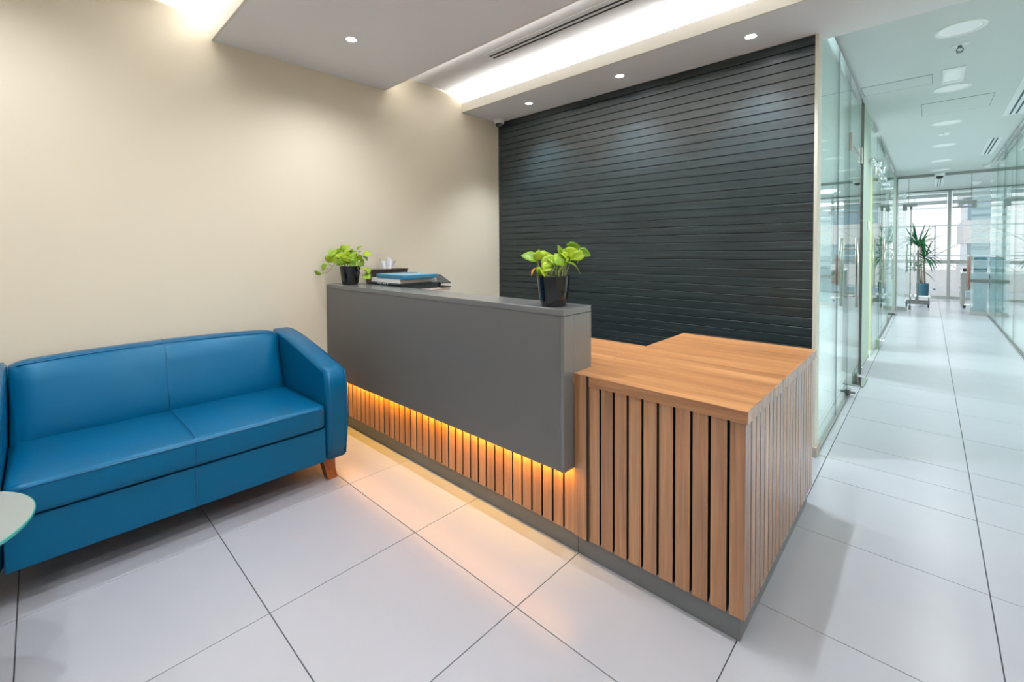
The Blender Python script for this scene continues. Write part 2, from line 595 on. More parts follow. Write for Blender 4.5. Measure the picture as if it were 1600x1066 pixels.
# recessed downlights
DL = {}
def downlight(loc, label, group, big=False, power=0.0, col=(1, 1, 1), spread=125, dim=False):
    x, y, z = loc
    r = 0.125 if big else 0.038
    o = thing('downlight', label, 'ceiling light', loc, group)
    key = (big, dim)
    if key not in DL:
        b = bm_new()
        lathe(b, [(r * (0.80 if big else 0.74), 0.004), (r * (0.80 if big else 0.74), -0.001), (r * 0.86, -0.004), (r * 0.97, -0.004), (r, -0.0015), (r, 0.004)], (0, 0), 36, cap0=False, cap1=False)
        ring = to_mesh('bezel', b, M_white if big else M_offwhite)
        b = bm_new()
        if big:
            lathe(b, [(r * 0.81, -0.0005), (r * 0.81, 0.003)], (0, 0), 36)
        else:
            lathe(b, [(r * 0.60, -0.0012), (r * 0.74, 0.001)], (0, 0), 28)
        DL[key] = (ring, to_mesh('lens', b, M_lampdim if dim else M_lamp))
    put('bezel', DL[key][0], o)
    put('lens', DL[key][1], o)
    if power:
        light('downlight_beam', 'SPOT', (x, y, z - 0.012), power, col, spot_size=R(spread), spot_blend=0.9, shadow_soft_size=0.02 if not big else 0.10)
    return o
xs = (-2.497, -1.635, -0.777)
pl = ('nearest the camera dome', 'middle one of the three over the dark wall', 'nearest the glass wall')
for x, t in zip(xs, pl):
    downlight((x, 2.94, ZS), 'small bright recessed downlight in the bulkhead, ' + t, 'downlights washing the dark board wall', power=P_WASH, col=C_WASH, spread=96)
downlight((-2.495, 1.316, ZS), 'small bright recessed downlight in the dropped panel above the sofa', 'lobby downlights', power=P_DOWN, col=C_DOWN, spread=150)
for x, t in ((-1.635, 'left'), (-0.777, 'centre'), (0.35, 'right')):
    downlight((x, 1.316, ZS), 'recessed downlight in the dropped panel above the desk, ' + t + ' one', 'lobby downlights', power=P_DOWN, col=C_DOWN, spread=150)
for x, t in ((-2.495, 'left'), (-1.635, 'centre left'), (-0.777, 'centre right'), (0.35, 'right')):
    downlight((x, -0.30, ZC), 'recessed downlight of the row above the camera, ' + t + ' one', 'downlights above the camera', power=P_DOWN, col=C_DOWN, spread=150)
for x, t in ((-2.2, 'left'), (-0.6, 'right')):
    downlight((x, -1.8, ZC), 'added unseen recessed downlight behind the camera, ' + t + ' one', 'added unseen downlights behind the camera', power=P_DOWN * 0.8, col=C_DOWN)  # unseen pair, added because the lobby needs their light

cy_ = (4.12, 5.60, 7.11, 8.62, 10.12, 11.30)
cn = ('nearest of the six', 'second of six, beside the square light', 'third of the six from the lobby', 'fourth of the six from the lobby', 'fifth of the six from the lobby', 'farthest of the six, by the far camera dome')
for y, t in zip(cy_, cn):
    downlight((0.128, y, ZC), 'round white corridor ceiling light, ' + t, 'round corridor ceiling lights', big=True, dim=True, power=P_CORR, col=C_CORR, spread=150)  # beam and glow added to brighten the corridor; these fixtures look unlit

# ------------------------------------------------------------------ ceiling fittings
def slot_diffuser(name, x0, x1, y0, y1, z, label, along='X', slots=2, cat='air vent', group=None):
    o = thing(name, label, cat, ((x0 + x1) / 2, (y0 + y1) / 2, z), group)
    b = bm_new()
    box(b, x0, x1, y0, y1, z - 0.004, z + 0.004, 0.0015)
    part('frame', b, M_offwhite, o)
    n = 0.016
    for k in range(slots):
        b = bm_new()
        if along == 'X':
            c = y0 + (y1 - y0) * (0.36 + 0.30 * k)
            box(b, x0 + 0.03, x1 - 0.03, c - n / 2, c + n / 2, z - 0.0052, z - 0.0035)
        else:
            c = x0 + (x1 - x0) * (0.36 + 0.28 * k)
            box(b, c - n / 2, c + n / 2, y0 + 0.04, y1 - 0.04, z - 0.0052, z - 0.0035)
        part('slot', b, M_slot if along == 'X' else M_vent, o)
    return o
slot_diffuser('linear_diffuser', -2.345, -0.95, 2.245, 2.375, ZC, 'long white slot diffuser with two black slots in the lobby ceiling recess')
slot_diffuser('linear_diffuser', 0.545, 0.70, 5.35, 7.15, ZC, 'white slot diffuser in the corridor ceiling, the nearer of two by the right glass', 'Y', group='corridor slot diffusers')
slot_diffuser('linear_diffuser', 0.540, 0.668, 8.47, 9.91, ZC, 'white slot diffuser in the corridor ceiling, the farther of two by the right glass', 'Y', group='corridor slot diffusers')
slot_diffuser('linear_diffuser', 0.072, 0.21, 12.85, 14.36, ZC, 'white slot diffuser beyond the far glass partition', 'Y')

# square corridor light
o = thing('square_light', 'square white recessed ceiling light in the corridor', 'ceiling light', (0.126, 5.18, ZC))
b = bm_new()
for (x0, x1, y0, y1) in ((0.062, 0.190, 4.965, 5.02), (0.062, 0.190, 5.34, 5.395), (0.062, 0.080, 5.02, 5.34), (0.172, 0.190, 5.02, 5.34)):
    box(b, x0, x1, y0, y1, ZC - 0.006, ZC + 0.002)
part('frame', b, M_white, o)
b = bm_new(); box(b, 0.080, 0.172, 5.02, 5.34, ZC - 0.002, ZC + 0.002); part('diffuser', b, M_lampdim, o)

# sprinkler
o = thing('sprinkler', 'chrome fire sprinkler head on the corridor ceiling', 'sprinkler', (0.138, 4.44, ZC))
b = bm_new(); lathe(b, [(0.045, ZC + 0.002), (0.045, ZC - 0.003), (0.038, ZC - 0.006), (0.02, ZC - 0.007)], (0.138, 4.44), 24); part('escutcheon', b, M_white, o)
b = bm_new()
lathe(b, [(0.011, ZC - 0.005), (0.011, ZC - 0.022)], (0.138, 4.44), 12)
for s in (-1, 1):
    tube(b, [(0.138 + s * 0.010, 4.44, ZC - 0.02), (0.138 + s * 0.018, 4.44, ZC - 0.036), (0.138 + s * 0.004, 4.44, ZC - 0.050)], 0.0035, 6)
lathe(b, [(0.018, ZC - 0.050), (0.018, ZC - 0.053)], (0.138, 4.44), 16)
part('nozzle', b, M_dsteel, o)

# access hatches
def hatch(x0, x1, y0, y1, label):
    o = thing('access_hatch', label, 'ceiling hatch', ((x0 + x1) / 2, (y0 + y1) / 2, ZC), 'corridor ceiling hatches')
    b = bm_new()
    w = 0.004
    for q in ((x0, x1, y0, y0 + w * 2), (x0, x1, y1 - w * 2, y1), (x0, x0 + w, y0, y1), (x1 - w, x1, y0, y1)):
        box(b, *q, ZC - 0.0012, ZC + 0.001)
    part('joint', b, M_dsteel, o)
    b = bm_new(); box(b, x0 + w, x1 - w, y0 + 2 * w, y1 - 2 * w, ZC - 0.002, ZC + 0.001); part('panel', b, M_cceil, o)
hatch(-0.45, 0.006, 5.03, 5.32, 'flush ceiling hatch beside the square corridor light')
hatch(-0.072, 0.418, 6.02, 6.565, 'flush ceiling hatch between the second and third round lights')

# twin emergency light
o = thing('twin_light', 'small twin white emergency light between the round corridor lights', 'ceiling light', (0.117, 7.79, ZC))
for s in (-1, 1):
    b = bm_new(); box(b, 0.117 + s * 0.026 - 0.021, 0.117 + s * 0.026 + 0.021, 7.70, 7.86, ZC - 0.006, ZC + 0.001, 0.001); part('lamp', b, M_white, o)

def dome_camera(x, y, z, s, label):
    o = thing('dome_camera', label, 'camera', (x, y, z))
    b = bm_new(); lathe(b, [(0.05 * s, z), (0.051 * s, z - 0.02 * s), (0.049 * s, z - 0.036 * s), (0.043 * s, z - 0.044 * s)], (x, y), 32); part('housing', b, M_white, o)
    b = bm_new(); lathe(b, [(0.034 * s, z - 0.043 * s), (0.033 * s, z - 0.056 * s), (0.026 * s, z - 0.069 * s), (0.014 * s, z - 0.077 * s), (0.002 * s, z - 0.079 * s)], (x, y), 28); d = part('dome', b, M_dome, o)
    return o
dome_camera(-3.005, 3.095, ZS, 1.0, 'white security dome camera in the corner above the dark wall')
dome_camera(0.128, 11.72, ZC, 1.5, 'white security dome camera at the far end of the corridor')

def detector(x, y, label, s=1.0):
    b = bm_new()
    lathe(b, [(0.05 * s, ZC), (0.052 * s, ZC - 0.02 * s), (0.035 * s, ZC - 0.035 * s), (0.03 * s, ZC - 0.05 * s), (0.012 * s, ZC - 0.055 * s)], (x, y), 24)
    single('smoke_detector', b, M_offwhite, (x, y, ZC), label, 'smoke detector')
detector(0.70, 11.2, 'small smoke detector on the corridor ceiling near the far partition')
detector(0.713, 13.7, 'larger smoke detector on the ceiling beyond the far partition', 1.6)

# ------------------------------------------------------------------ corridor left: glass wall, doors, jambs
def pane(bm, x, y0, y1, z0, z1, t=0.010):
    box(bm, x - t / 2, x + t / 2, y0, y1, z0, z1)

gl = sempty('wall_corridor_left', (XE, 3.25, 0), 'clear frameless glass wall along the corridor left side')
for y0, y1, z0, z1 in ((3.29, 4.037, 0.012, ZC - 0.02), (4.043, 4.66, 0.012, ZC - 0.02), (4.664, 5.56, 2.125, ZC - 0.02)):
    b = bm_new(); pane(b, XE, y0, y1, z0, z1); part('pane', b, M_glassc, gl)
for y in (4.04, 4.662):
    b = bm_new(); box(b, XE - 0.005, XE + 0.005, y - 0.0022, y + 0.0022, 0.012, ZC - 0.02); part('joint', b, M_glassedge, gl)
b = bm_new(); box(b, XE - 0.014, XE + 0.014, 3.29, 4.66, 0.0, 0.012); part('floor_channel', b, M_dsteel, gl)
b = bm_new(); box(b, XE - 0.02, XE + 0.02, 3.29, 5.56, ZC - 0.022, ZC); part('head_channel', b, M_chrome, gl)
b = bm_new(); box(b, XE - 0.02, XE + 0.02, 6.32, 7.0, ZC - 0.022, ZC); part('head_channel', b, M_chrome, gl)
b = bm_new(); box(b, XE - 0.02, XE + 0.02, 7.33, 10.80, ZC - 0.022, ZC); part('head_channel', b, M_chrome, gl)
b = bm_new(); pane(b, XE, 6.32, 7.2, 2.16, ZC - 0.02); part('pane', b, M_glassc, gl)
for y0, y1 in ((7.33, 8.45), (8.455, 9.75), (9.755, 10.80)):
    b = bm_new(); pane(b, XE, y0, y1, 0.012, ZC - 0.02); part('pane', b, M_glassc, gl)
for y in (8.452, 9.752):
    b = bm_new(); box(b, XE - 0.005, XE + 0.005, y - 0.002, y + 0.002, 0.012, ZC - 0.02); part('joint', b, M_glassedge, gl)
b = bm_new(); box(b, XE - 0.014, XE + 0.014, 7.33, 10.80, 0.0, 0.012); part('floor_channel', b, M_dsteel, gl)

def pull(parent, x, y, z0, z1, off, r=0.0125, axis='X'):
    """pair of tubular pull handles, one each side of the glass, with through bars"""
    for s in (-1, 1):
        b = bm_new()
        p = (x + s * off, y) if axis == 'X' else (x, y + s * off)
        tube(b, [(*p, z0), (*p, z1)], r, 14)
        part('pull_handle', b, M_steel, parent)
    b = bm_new()
    for z in (z0 + 0.09, z1 - 0.09):
        if axis == 'X':
            tube(b, [(x - off, y, z), (x + off, y, z)], 0.007, 10)
        else:
            tube(b, [(x, y - off, z), (x, y + off, z)], 0.007, 10)
    part('handle_bar', b, M_steel, parent)

d = sempty('door_1', (XE, 5.5, 0), 'glass swing door with steel pull handles next to the dark wall')
b = bm_new(); pane(b, XE, 4.668, 5.56, 0.012, 2.118); part('leaf', b, M_glassc, d)
pull(d, XE, 4.70, 0.752, 1.328, 0.054)
b = bm_new(); box(b, XE - 0.006, XE + 0.006, 4.668, 5.56, 2.116, 2.124); part('top_seal', b, M_dsteel, d)
for y, z0, z1 in ((4.70, 2.05, 2.20), (5.47, 2.05, 2.20)):
    b = bm_new(); box(b, XE - 0.016, XE + 0.016, y - 0.04, y + 0.04, z0, z1, 0.002); part('patch_fitting', b, M_steel, d)
b = bm_new(); box(b, XE - 0.022, XE + 0.022, 4.66, 4.74, 0.012, 0.06, 0.003); tube(b, [(XE - 0.04, 4.69, 0.035), (XE + 0.055, 4.69, 0.035)], 0.012, 10); part('floor_lock', b, M_dsteel, d)
b = bm_new(); box(b, -0.56, -0.405, 5.06, 5.40, 0.0, 0.012, 0.003); part('floor_plate', b, M_chrome, d)
b = bm_new(); tube(b, [(XE + 0.012, 5.20, 0.012), (XE + 0.012, 5.20, 0.09)], 0.016, 12); part('pivot_pin', b, M_dsteel, d)

# solid pale jamb between the doors
bm = bm_new()
box(bm, -0.62, XE + 0.014, 5.58, 6.30, 0.0, ZC)
jamb = struct('wall_pier', bm, M_jamb, 'pale green pier between the two glass doors')
b = bm_new(); box(b, XE - 0.02, XE + 0.016, 5.570, 5.585, 0.0, ZC); part('edge_profile', b, M_dsteel, jamb)
b = bm_new(); box(b, XE - 0.01, XE + 0.024, 5.585, 6.30, 0.0, 0.07, 0.002); part('skirting', b, M_chrome, jamb)
o = thing('light_switch', 'small white light switch on the pale green pier', 'switch', (XE + 0.014, 6.05, 1.48))
b = bm_new(); box(b, XE + 0.014, XE + 0.026, 6.01, 6.10, 1.43, 1.53, 0.003); part('plate', b, M_white, o)
b = bm_new(); box(b, XE + 0.025, XE + 0.031, 6.035, 6.075, 1.46, 1.50, 0.002); part('rocker', b, M_white, o)

# sliding door on a tubular rail
d = sempty('door_2', (-0.45, 6.7, 0), 'sliding glass door hanging from a steel tube rail')
b = bm_new(); pane(b, -0.452, 6.34, 7.28, 0.025, 2.115); part('leaf', b, M_glassc, d)
b = bm_new(); box(b, -0.458, -0.446, 7.278, 7.286, 0.025, 2.115); part('leaf_edge', b, M_glassedge, d)
pull(d, -0.452, 7.20, 0.742, 1.345, 0.052)
b = bm_new(); tube(b, [(-0.43, 6.05, 2.16), (-0.43, 9.05, 2.16)], 0.0125, 12); part('rail', b, M_chrome, d)
for y in (6.52, 7.10):
    b = bm_new()
    tube(b, [(-0.455, y, 2.19), (-0.395, y, 2.19)], 0.042, 18)
    box(b, -0.458, -0.436, y - 0.03, y + 0.03, 2.03, 2.19, 0.003)
    part('roller', b, M_chrome, d)
for y in (6.06, 7.7, 8.4, 9.0):
    b = bm_new(); tube(b, [(XE, y, 2.16), (-0.41, y, 2.16)], 0.026, 14); part('rail_mount', b, M_chrome, d)
b = bm_new(); box(b, -0.475, -0.425, 7.20, 7.30, 0.0, 0.10, 0.004); part('floor_guide', b, M_jamb, d)
b = bm_new(); tube(b, [(-0.475, 7.45, 0.05), (-0.40, 7.45, 0.05)], 0.022, 12); part('door_stop', b, M_chrome, d)

d = sempty('door_3', (XE, 9.9, 0), 'glass door with pull handles near the end of the corridor')
pull(d, XE, 9.80, 0.725, 1.315, 0.050)
for z0, z1 in ((2.05, 2.19), (0.012, 0.09)):
    b = bm_new(); box(b, XE - 0.016, XE + 0.016, 9.77, 9.87, z0, z1, 0.002); part('patch_fitting', b, M_steel, d)
b = bm_new(); tube(b, [(XE - 0.03, 10.75, 0.05), (XE + 0.06, 10.75, 0.05)], 0.03, 12); part('floor_lock', b, M_dsteel, d)

bm = bm_new()
box(bm, -0.60, XE + 0.005, 10.82, YF, 0.0, ZC)
pier = struct('wall_pier_far', bm, M_jamb, 'pale green pier at the corridor end')
b = bm_new(); box(b, XE - 0.01, -0.458, YF - 0.03, YF + 0.02, 0.0, ZC); part('edge_profile', b, M_frame, pier)
b = bm_new(); box(b, -0.60, XE + 0.008, 10.815, YF, 0.0, 0.08); part('skirting', b, M_frame, pier)

# left offices behind the glass
bm = bm_new(); box(bm, -0.64, -0.487, 6.95, 7.28, 0.0, 2.12); struct('wall_yellow', bm, M_yellow, 'lime yellow wall end just behind the sliding glass door')
bm = bm_new(); box(bm, -4.2, -4.1, 3.29, YW, 0, ZC); struct('wall_office_left', bm, M_office)
bm = bm_new(); box(bm, -4.1, XL - 0.15, 3.28, 3.40, 0, ZC); struct('wall_office_near', bm, M_office)

# ------------------------------------------------------------------ corridor right: glass wall
gr = sempty('wall_corridor_right', (XG, 3.4, 0), 'clear frameless glass wall along the corridor right side')
ys = (3.41, 5.0, 6.3, 7.5, 8.7, 9.9, 10.9, YF - 0.01)
for y0, y1 in zip(ys, ys[1:]):
    b = bm_new(); pane(b, XG, y0 + 0.002, y1 - 0.002, 0.012, ZC - 0.02); part('pane', b, M_glassc, gr)
for y in ys[1:-1]:
    b = bm_new(); box(b, XG - 0.0048, XG + 0.0048, y - 0.0018, y + 0.0018, 0.012, ZC - 0.02); part('joint', b, M_glassedge, gr)
b = bm_new(); box(b, XG - 0.012, XG + 0.012, 3.41, YF - 0.01, 0.0, 0.012); part('floor_channel', b, M_dsteel, gr)
b = bm_new(); box(b, XG - 0.066, XG - 0.046, 3.41, 10.8, ZC - 0.016, ZC); part('head_channel', b, M_chrome, gr)
b = bm_new(); box(b, XG - 0.016, XG + 0.016, 3.41, 10.8, ZC - 0.016, ZC); part('head_channel', b, M_chrome, gr)
bm = bm_new(); box(bm, 4.5, 4.6, 3.29, YW, 0, ZC); struct('wall_office_right', bm, M_office)
bm = bm_new(); box(bm, XR + 0.15, 4.5, 3.28, 3.40, 0, ZC); struct('wall_office_entry', bm, M_office)

# ------------------------------------------------------------------ far glass partition
fp = sempty('wall_far', (0, YF, 0), 'frameless glass partition closing the corridor, with striped frosted film')
b = bm_new(); box(b, -4.1, 4.5, YF - 0.022, YF + 0.022, ZC - 0.05, ZC); part('head_channel', b, M_frame, fp)
for x0, x1, z0, z1 in ((-0.455, -0.285, 0.07, 2.10), (-0.455, -0.30, 2.104, ZC - 0.05), (-0.30, 0.55, 2.104, ZC - 0.05), (0.555, XG - 0.01, 0.07, ZC - 0.05), (-4.1, -0.61, 0.07, ZC - 0.05), (XG + 0.01, 4.5, 0.07, ZC - 0.05)):
    b = bm_new(); box(b, x0, x1, YF - 0.005, YF + 0.005, z0, z1); part('pane', b, M_glass, fp)
for x0, x1 in ((-0.455, -0.30), (0.555, XG - 0.01)):
    b = bm_new(); box(b, x0, x1, YF - 0.013, YF + 0.013, 0.0, 0.07); part('floor_channel', b, M_frame, fp)
for x in (-0.30, 0.552):
    b = bm_new(); box(b, x - 0.003, x + 0.003, YF - 0.006, YF + 0.006, 2.104, ZC - 0.05); part('joint', b, M_glassedge, fp)
def film_panel(x0, x1, slots, sx0, sx1, ztop):
    """frosted film with clear slots cut through it"""
    b = bm_new()
    y0, y1 = YF - 0.0066, YF - 0.0052
    box(b, x0, sx0, y0, y1, 0.075, ztop)
    if sx1 < x1:
        box(b, sx1, x1, y0, y1, 0.075, ztop)
    z = 0.075
    for a, c in sorted(slots):
        if a > z:
            box(b, sx0, sx1, y0, y1, z, a)
        z = c
    box(b, sx0, sx1, y0, y1, z, ztop)
    return part('frosted_film', b, M_film, fp)
# pairs of thin clear lines, widening into single bars at the top
sl = []
for z in (0.985, 1.09, 1.20, 1.32, 1.435, 1.55, 1.66):
    sl += [(z, z + 0.020), (z + 0.036, z + 0.056)]
for z in (1.76, 1.85, 1.945, 2.035, 2.11, 2.185, 2.255):
    sl.append((z, z + 0.045))
film_panel(-0.455, -0.333, sl, -0.440, -0.375, 2.33)
sl2 = []
for z in (0.80, 1.02, 1.20, 1.37, 1.52, 1.66):
    sl2 += [(z, z + 0.018), (z + 0.032, z + 0.052)]
for z in (1.80, 1.92, 2.03, 2.12, 2.20, 2.27):
    sl2.append((z, z + 0.045))
film_panel(0.557, 0.79, sl2, 0.562, 0.787, 2.09)
b = bm_new(); box(b, 0.555, XG - 0.012, YF - 0.016, YF + 0.016, 0.605, 0.655); part('mid_rail', b, M_dsteel, fp)

# swing door standing open into the far room
d = sempty('door_4', (-0.262, YF, 0), 'glass door of the far partition standing open, seen edge on')
b = bm_new(); box(b, -0.267, -0.257, YF + 0.02, YF + 0.86, 0.03, 2.09); part('leaf', b, M_glass, d)
b = bm_new(); box(b, -0.268, -0.256, YF + 0.012, YF + 0.020, 0.03, 2.09); part('leaf_edge', b, M_glassedge, d)
pull(d, -0.262, YF + 0.10, 0.77, 1.31, 0.055, 0.016)
for z0, z1 in ((1.99, 2.08), (0.02, 0.10)):
    b = bm_new(); box(b, -0.280, -0.244, YF + 0.01, YF + 0.09, z0, z1, 0.002); part('patch_fitting', b, M_dsteel, d)
def corner_patch(x0, x1, stem, z, name='transom_patch'):
    b = bm_new()
    box(b, x0, x1, YF - 0.018, YF + 0.018, z, z + 0.055, 0.002)
    if stem == 'L':
        box(b, x0, x0 + 0.065, YF - 0.017, YF + 0.017, z - 0.075, z + 0.002)
    else:
        box(b, x1 - 0.065, x1, YF - 0.017, YF + 0.017, z - 0.075, z + 0.002)
    part(name, b, M_patch, fp)
corner_patch(-0.385, -0.175, 'L', 2.045)
corner_patch(0.385, 0.62, 'R', 2.045)

# ------------------------------------------------------------------ outer windows
n = 0
mull = [-4.1, -3.0, -1.95, -0.90, 0.35, 1.55, 2.75, 3.6, 4.5]
for x0, x1 in zip(mull, mull[1:]):
    n += 1
    w = sempty('window_%d' % n, ((x0 + x1) / 2, YW, 0))
    b = bm_new()
    box(b, x0 - 0.03, x0 + 0.03, YW - 0.04, YW + 0.06, 0.0, ZC)
    if n == len(mull) - 1:
        box(b, x1 - 0.03, x1 + 0.03, YW - 0.04, YW + 0.06, 0.0, ZC)
    part('mullion', b, M_frame, w)
    b = bm_new(); box(b, x0 + 0.03, x1 - 0.03, YW - 0.03, YW + 0.05, 0.85, 0.93); part('transom', b, M_frame, w)
    b = bm_new(); box(b, x0 + 0.03, x1 - 0.03, YW - 0.03, YW + 0.05, 0.0, 0.05); part('sill', b, M_frame, w)
    b = bm_new(); box(b, x0 + 0.03, x1 - 0.03, YW - 0.03, YW + 0.05, ZC - 0.04, ZC); part('head', b, M_frame, w)
    for z0, z1 in ((0.05, 0.85), (0.93, ZC - 0.04)):
        b = bm_new(); box(b, x0 + 0.03, x1 - 0.03, YW - 0.004, YW + 0.004, z0, z1); part('pane', b, M_winglass, w)
    if -1.0 < x0 < 2.0:
        low = 2.20 if x0 < 0 else 2.15
        t = {-0.90: 'left of the tall mullion', 0.35: 'right of the tall mullion', 1.55: 'behind the right glass wall'}[x0]
        o = thing('roller_blind', 'half raised zebra stripe roller blind on the far window ' + t, 'blind', ((x0 + x1) / 2, YW - 0.07, ZC), 'zebra blinds on the far windows')
        b = bm_new(); tube(b, [(x0 + 0.04, YW - 0.075, ZC - 0.06), (x1 - 0.04, YW - 0.075, ZC - 0.06)], 0.03, 12); part('roll', b, M_offwhite, o)
        z = ZC - 0.10
        while z - 0.085 > low:
            b = bm_new(); box(b, x0 + 0.045, x1 - 0.045, YW - 0.078, YW - 0.075, z - 0.085, z); part('band', b, M_blind, o)
            for xx in (x0 + 0.06, (x0 + x1) / 2, x1 - 0.06):
                b = bm_new(); box(b, xx - 0.004, xx + 0.004, YW - 0.0775, YW - 0.0755, z - 0.165, z - 0.085); part('cord', b, M_blind, o)
            z -= 0.165
        b = bm_new(); box(b, x0 + 0.045, x1 - 0.045, YW - 0.085, YW - 0.068, z - 0.03, z + 0.004); part('bottom_bar', b, M_offwhite if x0 < 0 else M_frame, o)

# daylight portal for the sampler: the real sky seen through the real windows
pt = light('sky_portal', 'AREA', (0.2, YW + 0.12, 1.3), 1.0, (1, 1, 1), rot=(R(-90), 0, 0), shape='RECTANGLE', size=8.6, size_y=2.6)
pt.data.cycles.is_portal = True
# invented office ceiling panels, added out of view to fill in light
for x, y in ((-2.2, 6.0), (-2.2, 10.5), (2.7, 6.0), (2.7, 10.5), (-2.2, 13.6)):
    light('added_panel_beam', 'AREA', (x, y, ZC - 0.03), P_OFF, C_CORR, shape='RECTANGLE', size=1.2, size_y=0.6)
    o = thing('added_light_panel', 'added unseen flat white ceiling light panel in the %s, %s' % ('left office' if x < 0 else 'right office', {6.0: 'nearest the lobby', 10.5: 'in the middle', 13.6: 'nearest the windows'}[y]), 'ceiling light', (x, y, ZC - 0.011), 'added office ceiling panels')
    b = bm_new(); box(b, x - 0.62, x + 0.62, y - 0.32, y + 0.32, ZC - 0.02, ZC - 0.002, 0.002); part('frame', b, M_white, o)

# ------------------------------------------------------------------ reception desk
DX1, DY0 = -0.40, 1.49
desk = thing('reception_desk', 'long wooden reception desk with black-grooved slats and grey raised counter', 'reception desk', (-1.7, 1.9, 0))
b = bm_new(); box(b, XL + 0.004, DX1 - 0.020, 1.516, 1.534, 0.078, 0.708)
box(b, -0.438, -0.420, 1.534, 2.585, 0.078, 0.708)
box(b, -1.02, -0.438, 2.565, 2.585, 0.078, 0.708)
part('carcass', b, M_sub, desk)
for x0, x1 in ((XL + 0.004, -1.0300), (-1.0280, -0.418)):
    b = bm_new(); box(b, x0, x1, 1.512, 1.530, 0.0, 0.100); part('plinth', b, M_plinth, desk)
b = bm_new(); box(b, -0.432, -0.418, 1.5305, 2.580, 0.0, 0.100); part('plinth', b, M_plinth, desk)
SP, SG = 0.0578, 0.0085
def slat_mesh(w, d, h, axis):
    b = bm_new()
    if axis == 'X':
        box(b, -w / 2, w / 2, -d, 0, 0, h, 0.0008)
        for f in b.faces:
            if abs(f.calc_center_median().x) > w / 2 - 0.0003:
                f.material_index = 1
    else:
        box(b, 0, d, -w / 2, w / 2, 0, h, 0.0008)
        for f in b.faces:
            if abs(f.calc_center_median().y) > w / 2 - 0.0003:
                f.material_index = 1
    return to_mesh('slat', b, [M_slat, M_sub])
SZ0, SZ1 = 0.088, 0.7075
sm = slat_mesh(SP - SG, 0.026, SZ1 - SZ0, 'X')
x = -0.449 - SP / 2
base = wpos(desk)
while x - SP / 2 > XL:
    put('slat', sm, desk, Vector((x, 1.516, SZ0)) - base)
    x -= SP
b = bm_new(); box(b, -0.449 + SG / 2, DX1, 1.490, 1.516, SZ0, SZ1, 0.0008); bmesh.ops.translate(b, verts=b.verts, vec=-Vector((-0.42, 1.516, SZ0)))
put('slat', to_mesh('slat', b, M_slat), desk, Vector((-0.42, 1.516, SZ0)) - base)
EP = 0.0547
se = slat_mesh(EP - 0.0065, 0.020, SZ1 - SZ0, 'Y')
y = 1.553 + EP / 2
while y + EP / 2 < 2.612:
    put('slat', se, desk, Vector((-0.420, y, SZ0)) - base)
    y += EP
b = bm_new(); box(b, 0, 0.020, 1.5165 - 1.53, 1.553 - 0.00325 - 1.53, 0, SZ1 - SZ0, 0.0008)
put('slat', to_mesh('slat', b, M_slat), desk, Vector((-0.420, 1.53, SZ0)) - base)

# wooden tops
b = bm_new(); box(b, XL + 0.004, -0.394, 1.484, 1.823, 0.708, 0.748, 0.0012); part('worktop', b, [M_top], desk)
b = bm_new(); box(b, -1.045, -0.394, 1.8232, 2.632, 0.708, 0.748, 0.0012); part('worktop', b, [M_top], desk)
b = bm_new(); box(b, XL + 0.004, -1.0465, 1.8232, 2.150, 0.708, 0.748, 0.0012); part('worktop', b, [M_top], desk)
b = bm_new(); box(b, -0.955, -0.393, 1.4825, 1.4842, 0.7085, 0.7473); part('edge_band', b, M_edge, desk)
b = bm_new(); box(b, -0.3942, -0.3925, 1.4842, 2.632, 0.7085, 0.7473); part('edge_band', b, M_slat, desk)
# full height slat that carries the counter, and its black reveal
b = bm_new(); box(b, -1.0265, -0.969, 1.4825, 1.4895, SZ0, 0.7482, 0.0008); part('upright', b, M_slat, desk)
b = bm_new(); box(b, -0.9688, -0.9600, 1.4815, 1.4835, SZ0, 0.7475); part('reveal', b, M_sub, desk)

# raised grey counter
CZ0, CZ1, CX1, CY0, CY1 = 0.362, 1.010, -1.030, 1.418, 1.612
cb = bm_new(); box(cb, XL + 0.003, CX1 - 0.0185, CY0, CY0 + 0.018, CZ0, CZ1 - 0.0275, 0.0006)
ct = part('counter_front', cb, M_grey, desk, 'smooth grey laminate counter front')
b = bm_new(); box(b, CX1 - 0.0175, CX1, CY0, 1.488, CZ0, CZ1 - 0.0275, 0.0006); box(b, CX1 - 0.0175, CX1, 1.4882, CY1, 0.7485, CZ1 - 0.0275); part('counter_end', b, M_greyedge, desk)
b = bm_new(); box(b, XL + 0.003, CX1, CY0 - 0.0006, CY1, CZ1 - 0.0262, CZ1, 0.0010); part('counter_top', b, M_greyedge, desk, 'grey laminate counter top')
b = bm_new(); box(b, XL + 0.003, CX1 - 0.0185, CY1 - 0.018, CY1 - 0.0005, 0.7485, CZ1 - 0.0268); part('counter_back', b, M_grey, desk)
b = bm_new(); box(b, XL + 0.003, CX1 - 0.0185, CY0 + 0.0185, 1.489, CZ0 + 0.006, CZ0 + 0.020); part('counter_bottom', b, M_grey, desk)
b = bm_new(); box(b, XL + 0.02, CX1 - 0.03, 1.452, 1.466, CZ0 - 0.001, CZ0 + 0.0055); part('led_strip', b, M_amber, desk, 'amber LED strip under the counter')
light('amber_strip_beam', 'AREA', ((XL + CX1) / 2, 1.455, CZ0 - 0.008), P_AMBER, C_AMBER, rot=(R(42), 0, 0), shape='RECTANGLE', size=CX1 - XL - 0.04, size_y=0.012)

# ------------------------------------------------------------------ sofa
SX0, SXF = -3.075, -2.30
SYL, SYR = -0.10, 1.038      # between the arms
sofa = thing('sofa', 'bright blue leather two-seat sofa against the cream wall', 'sofa', (-2.7, 0.47, 0))

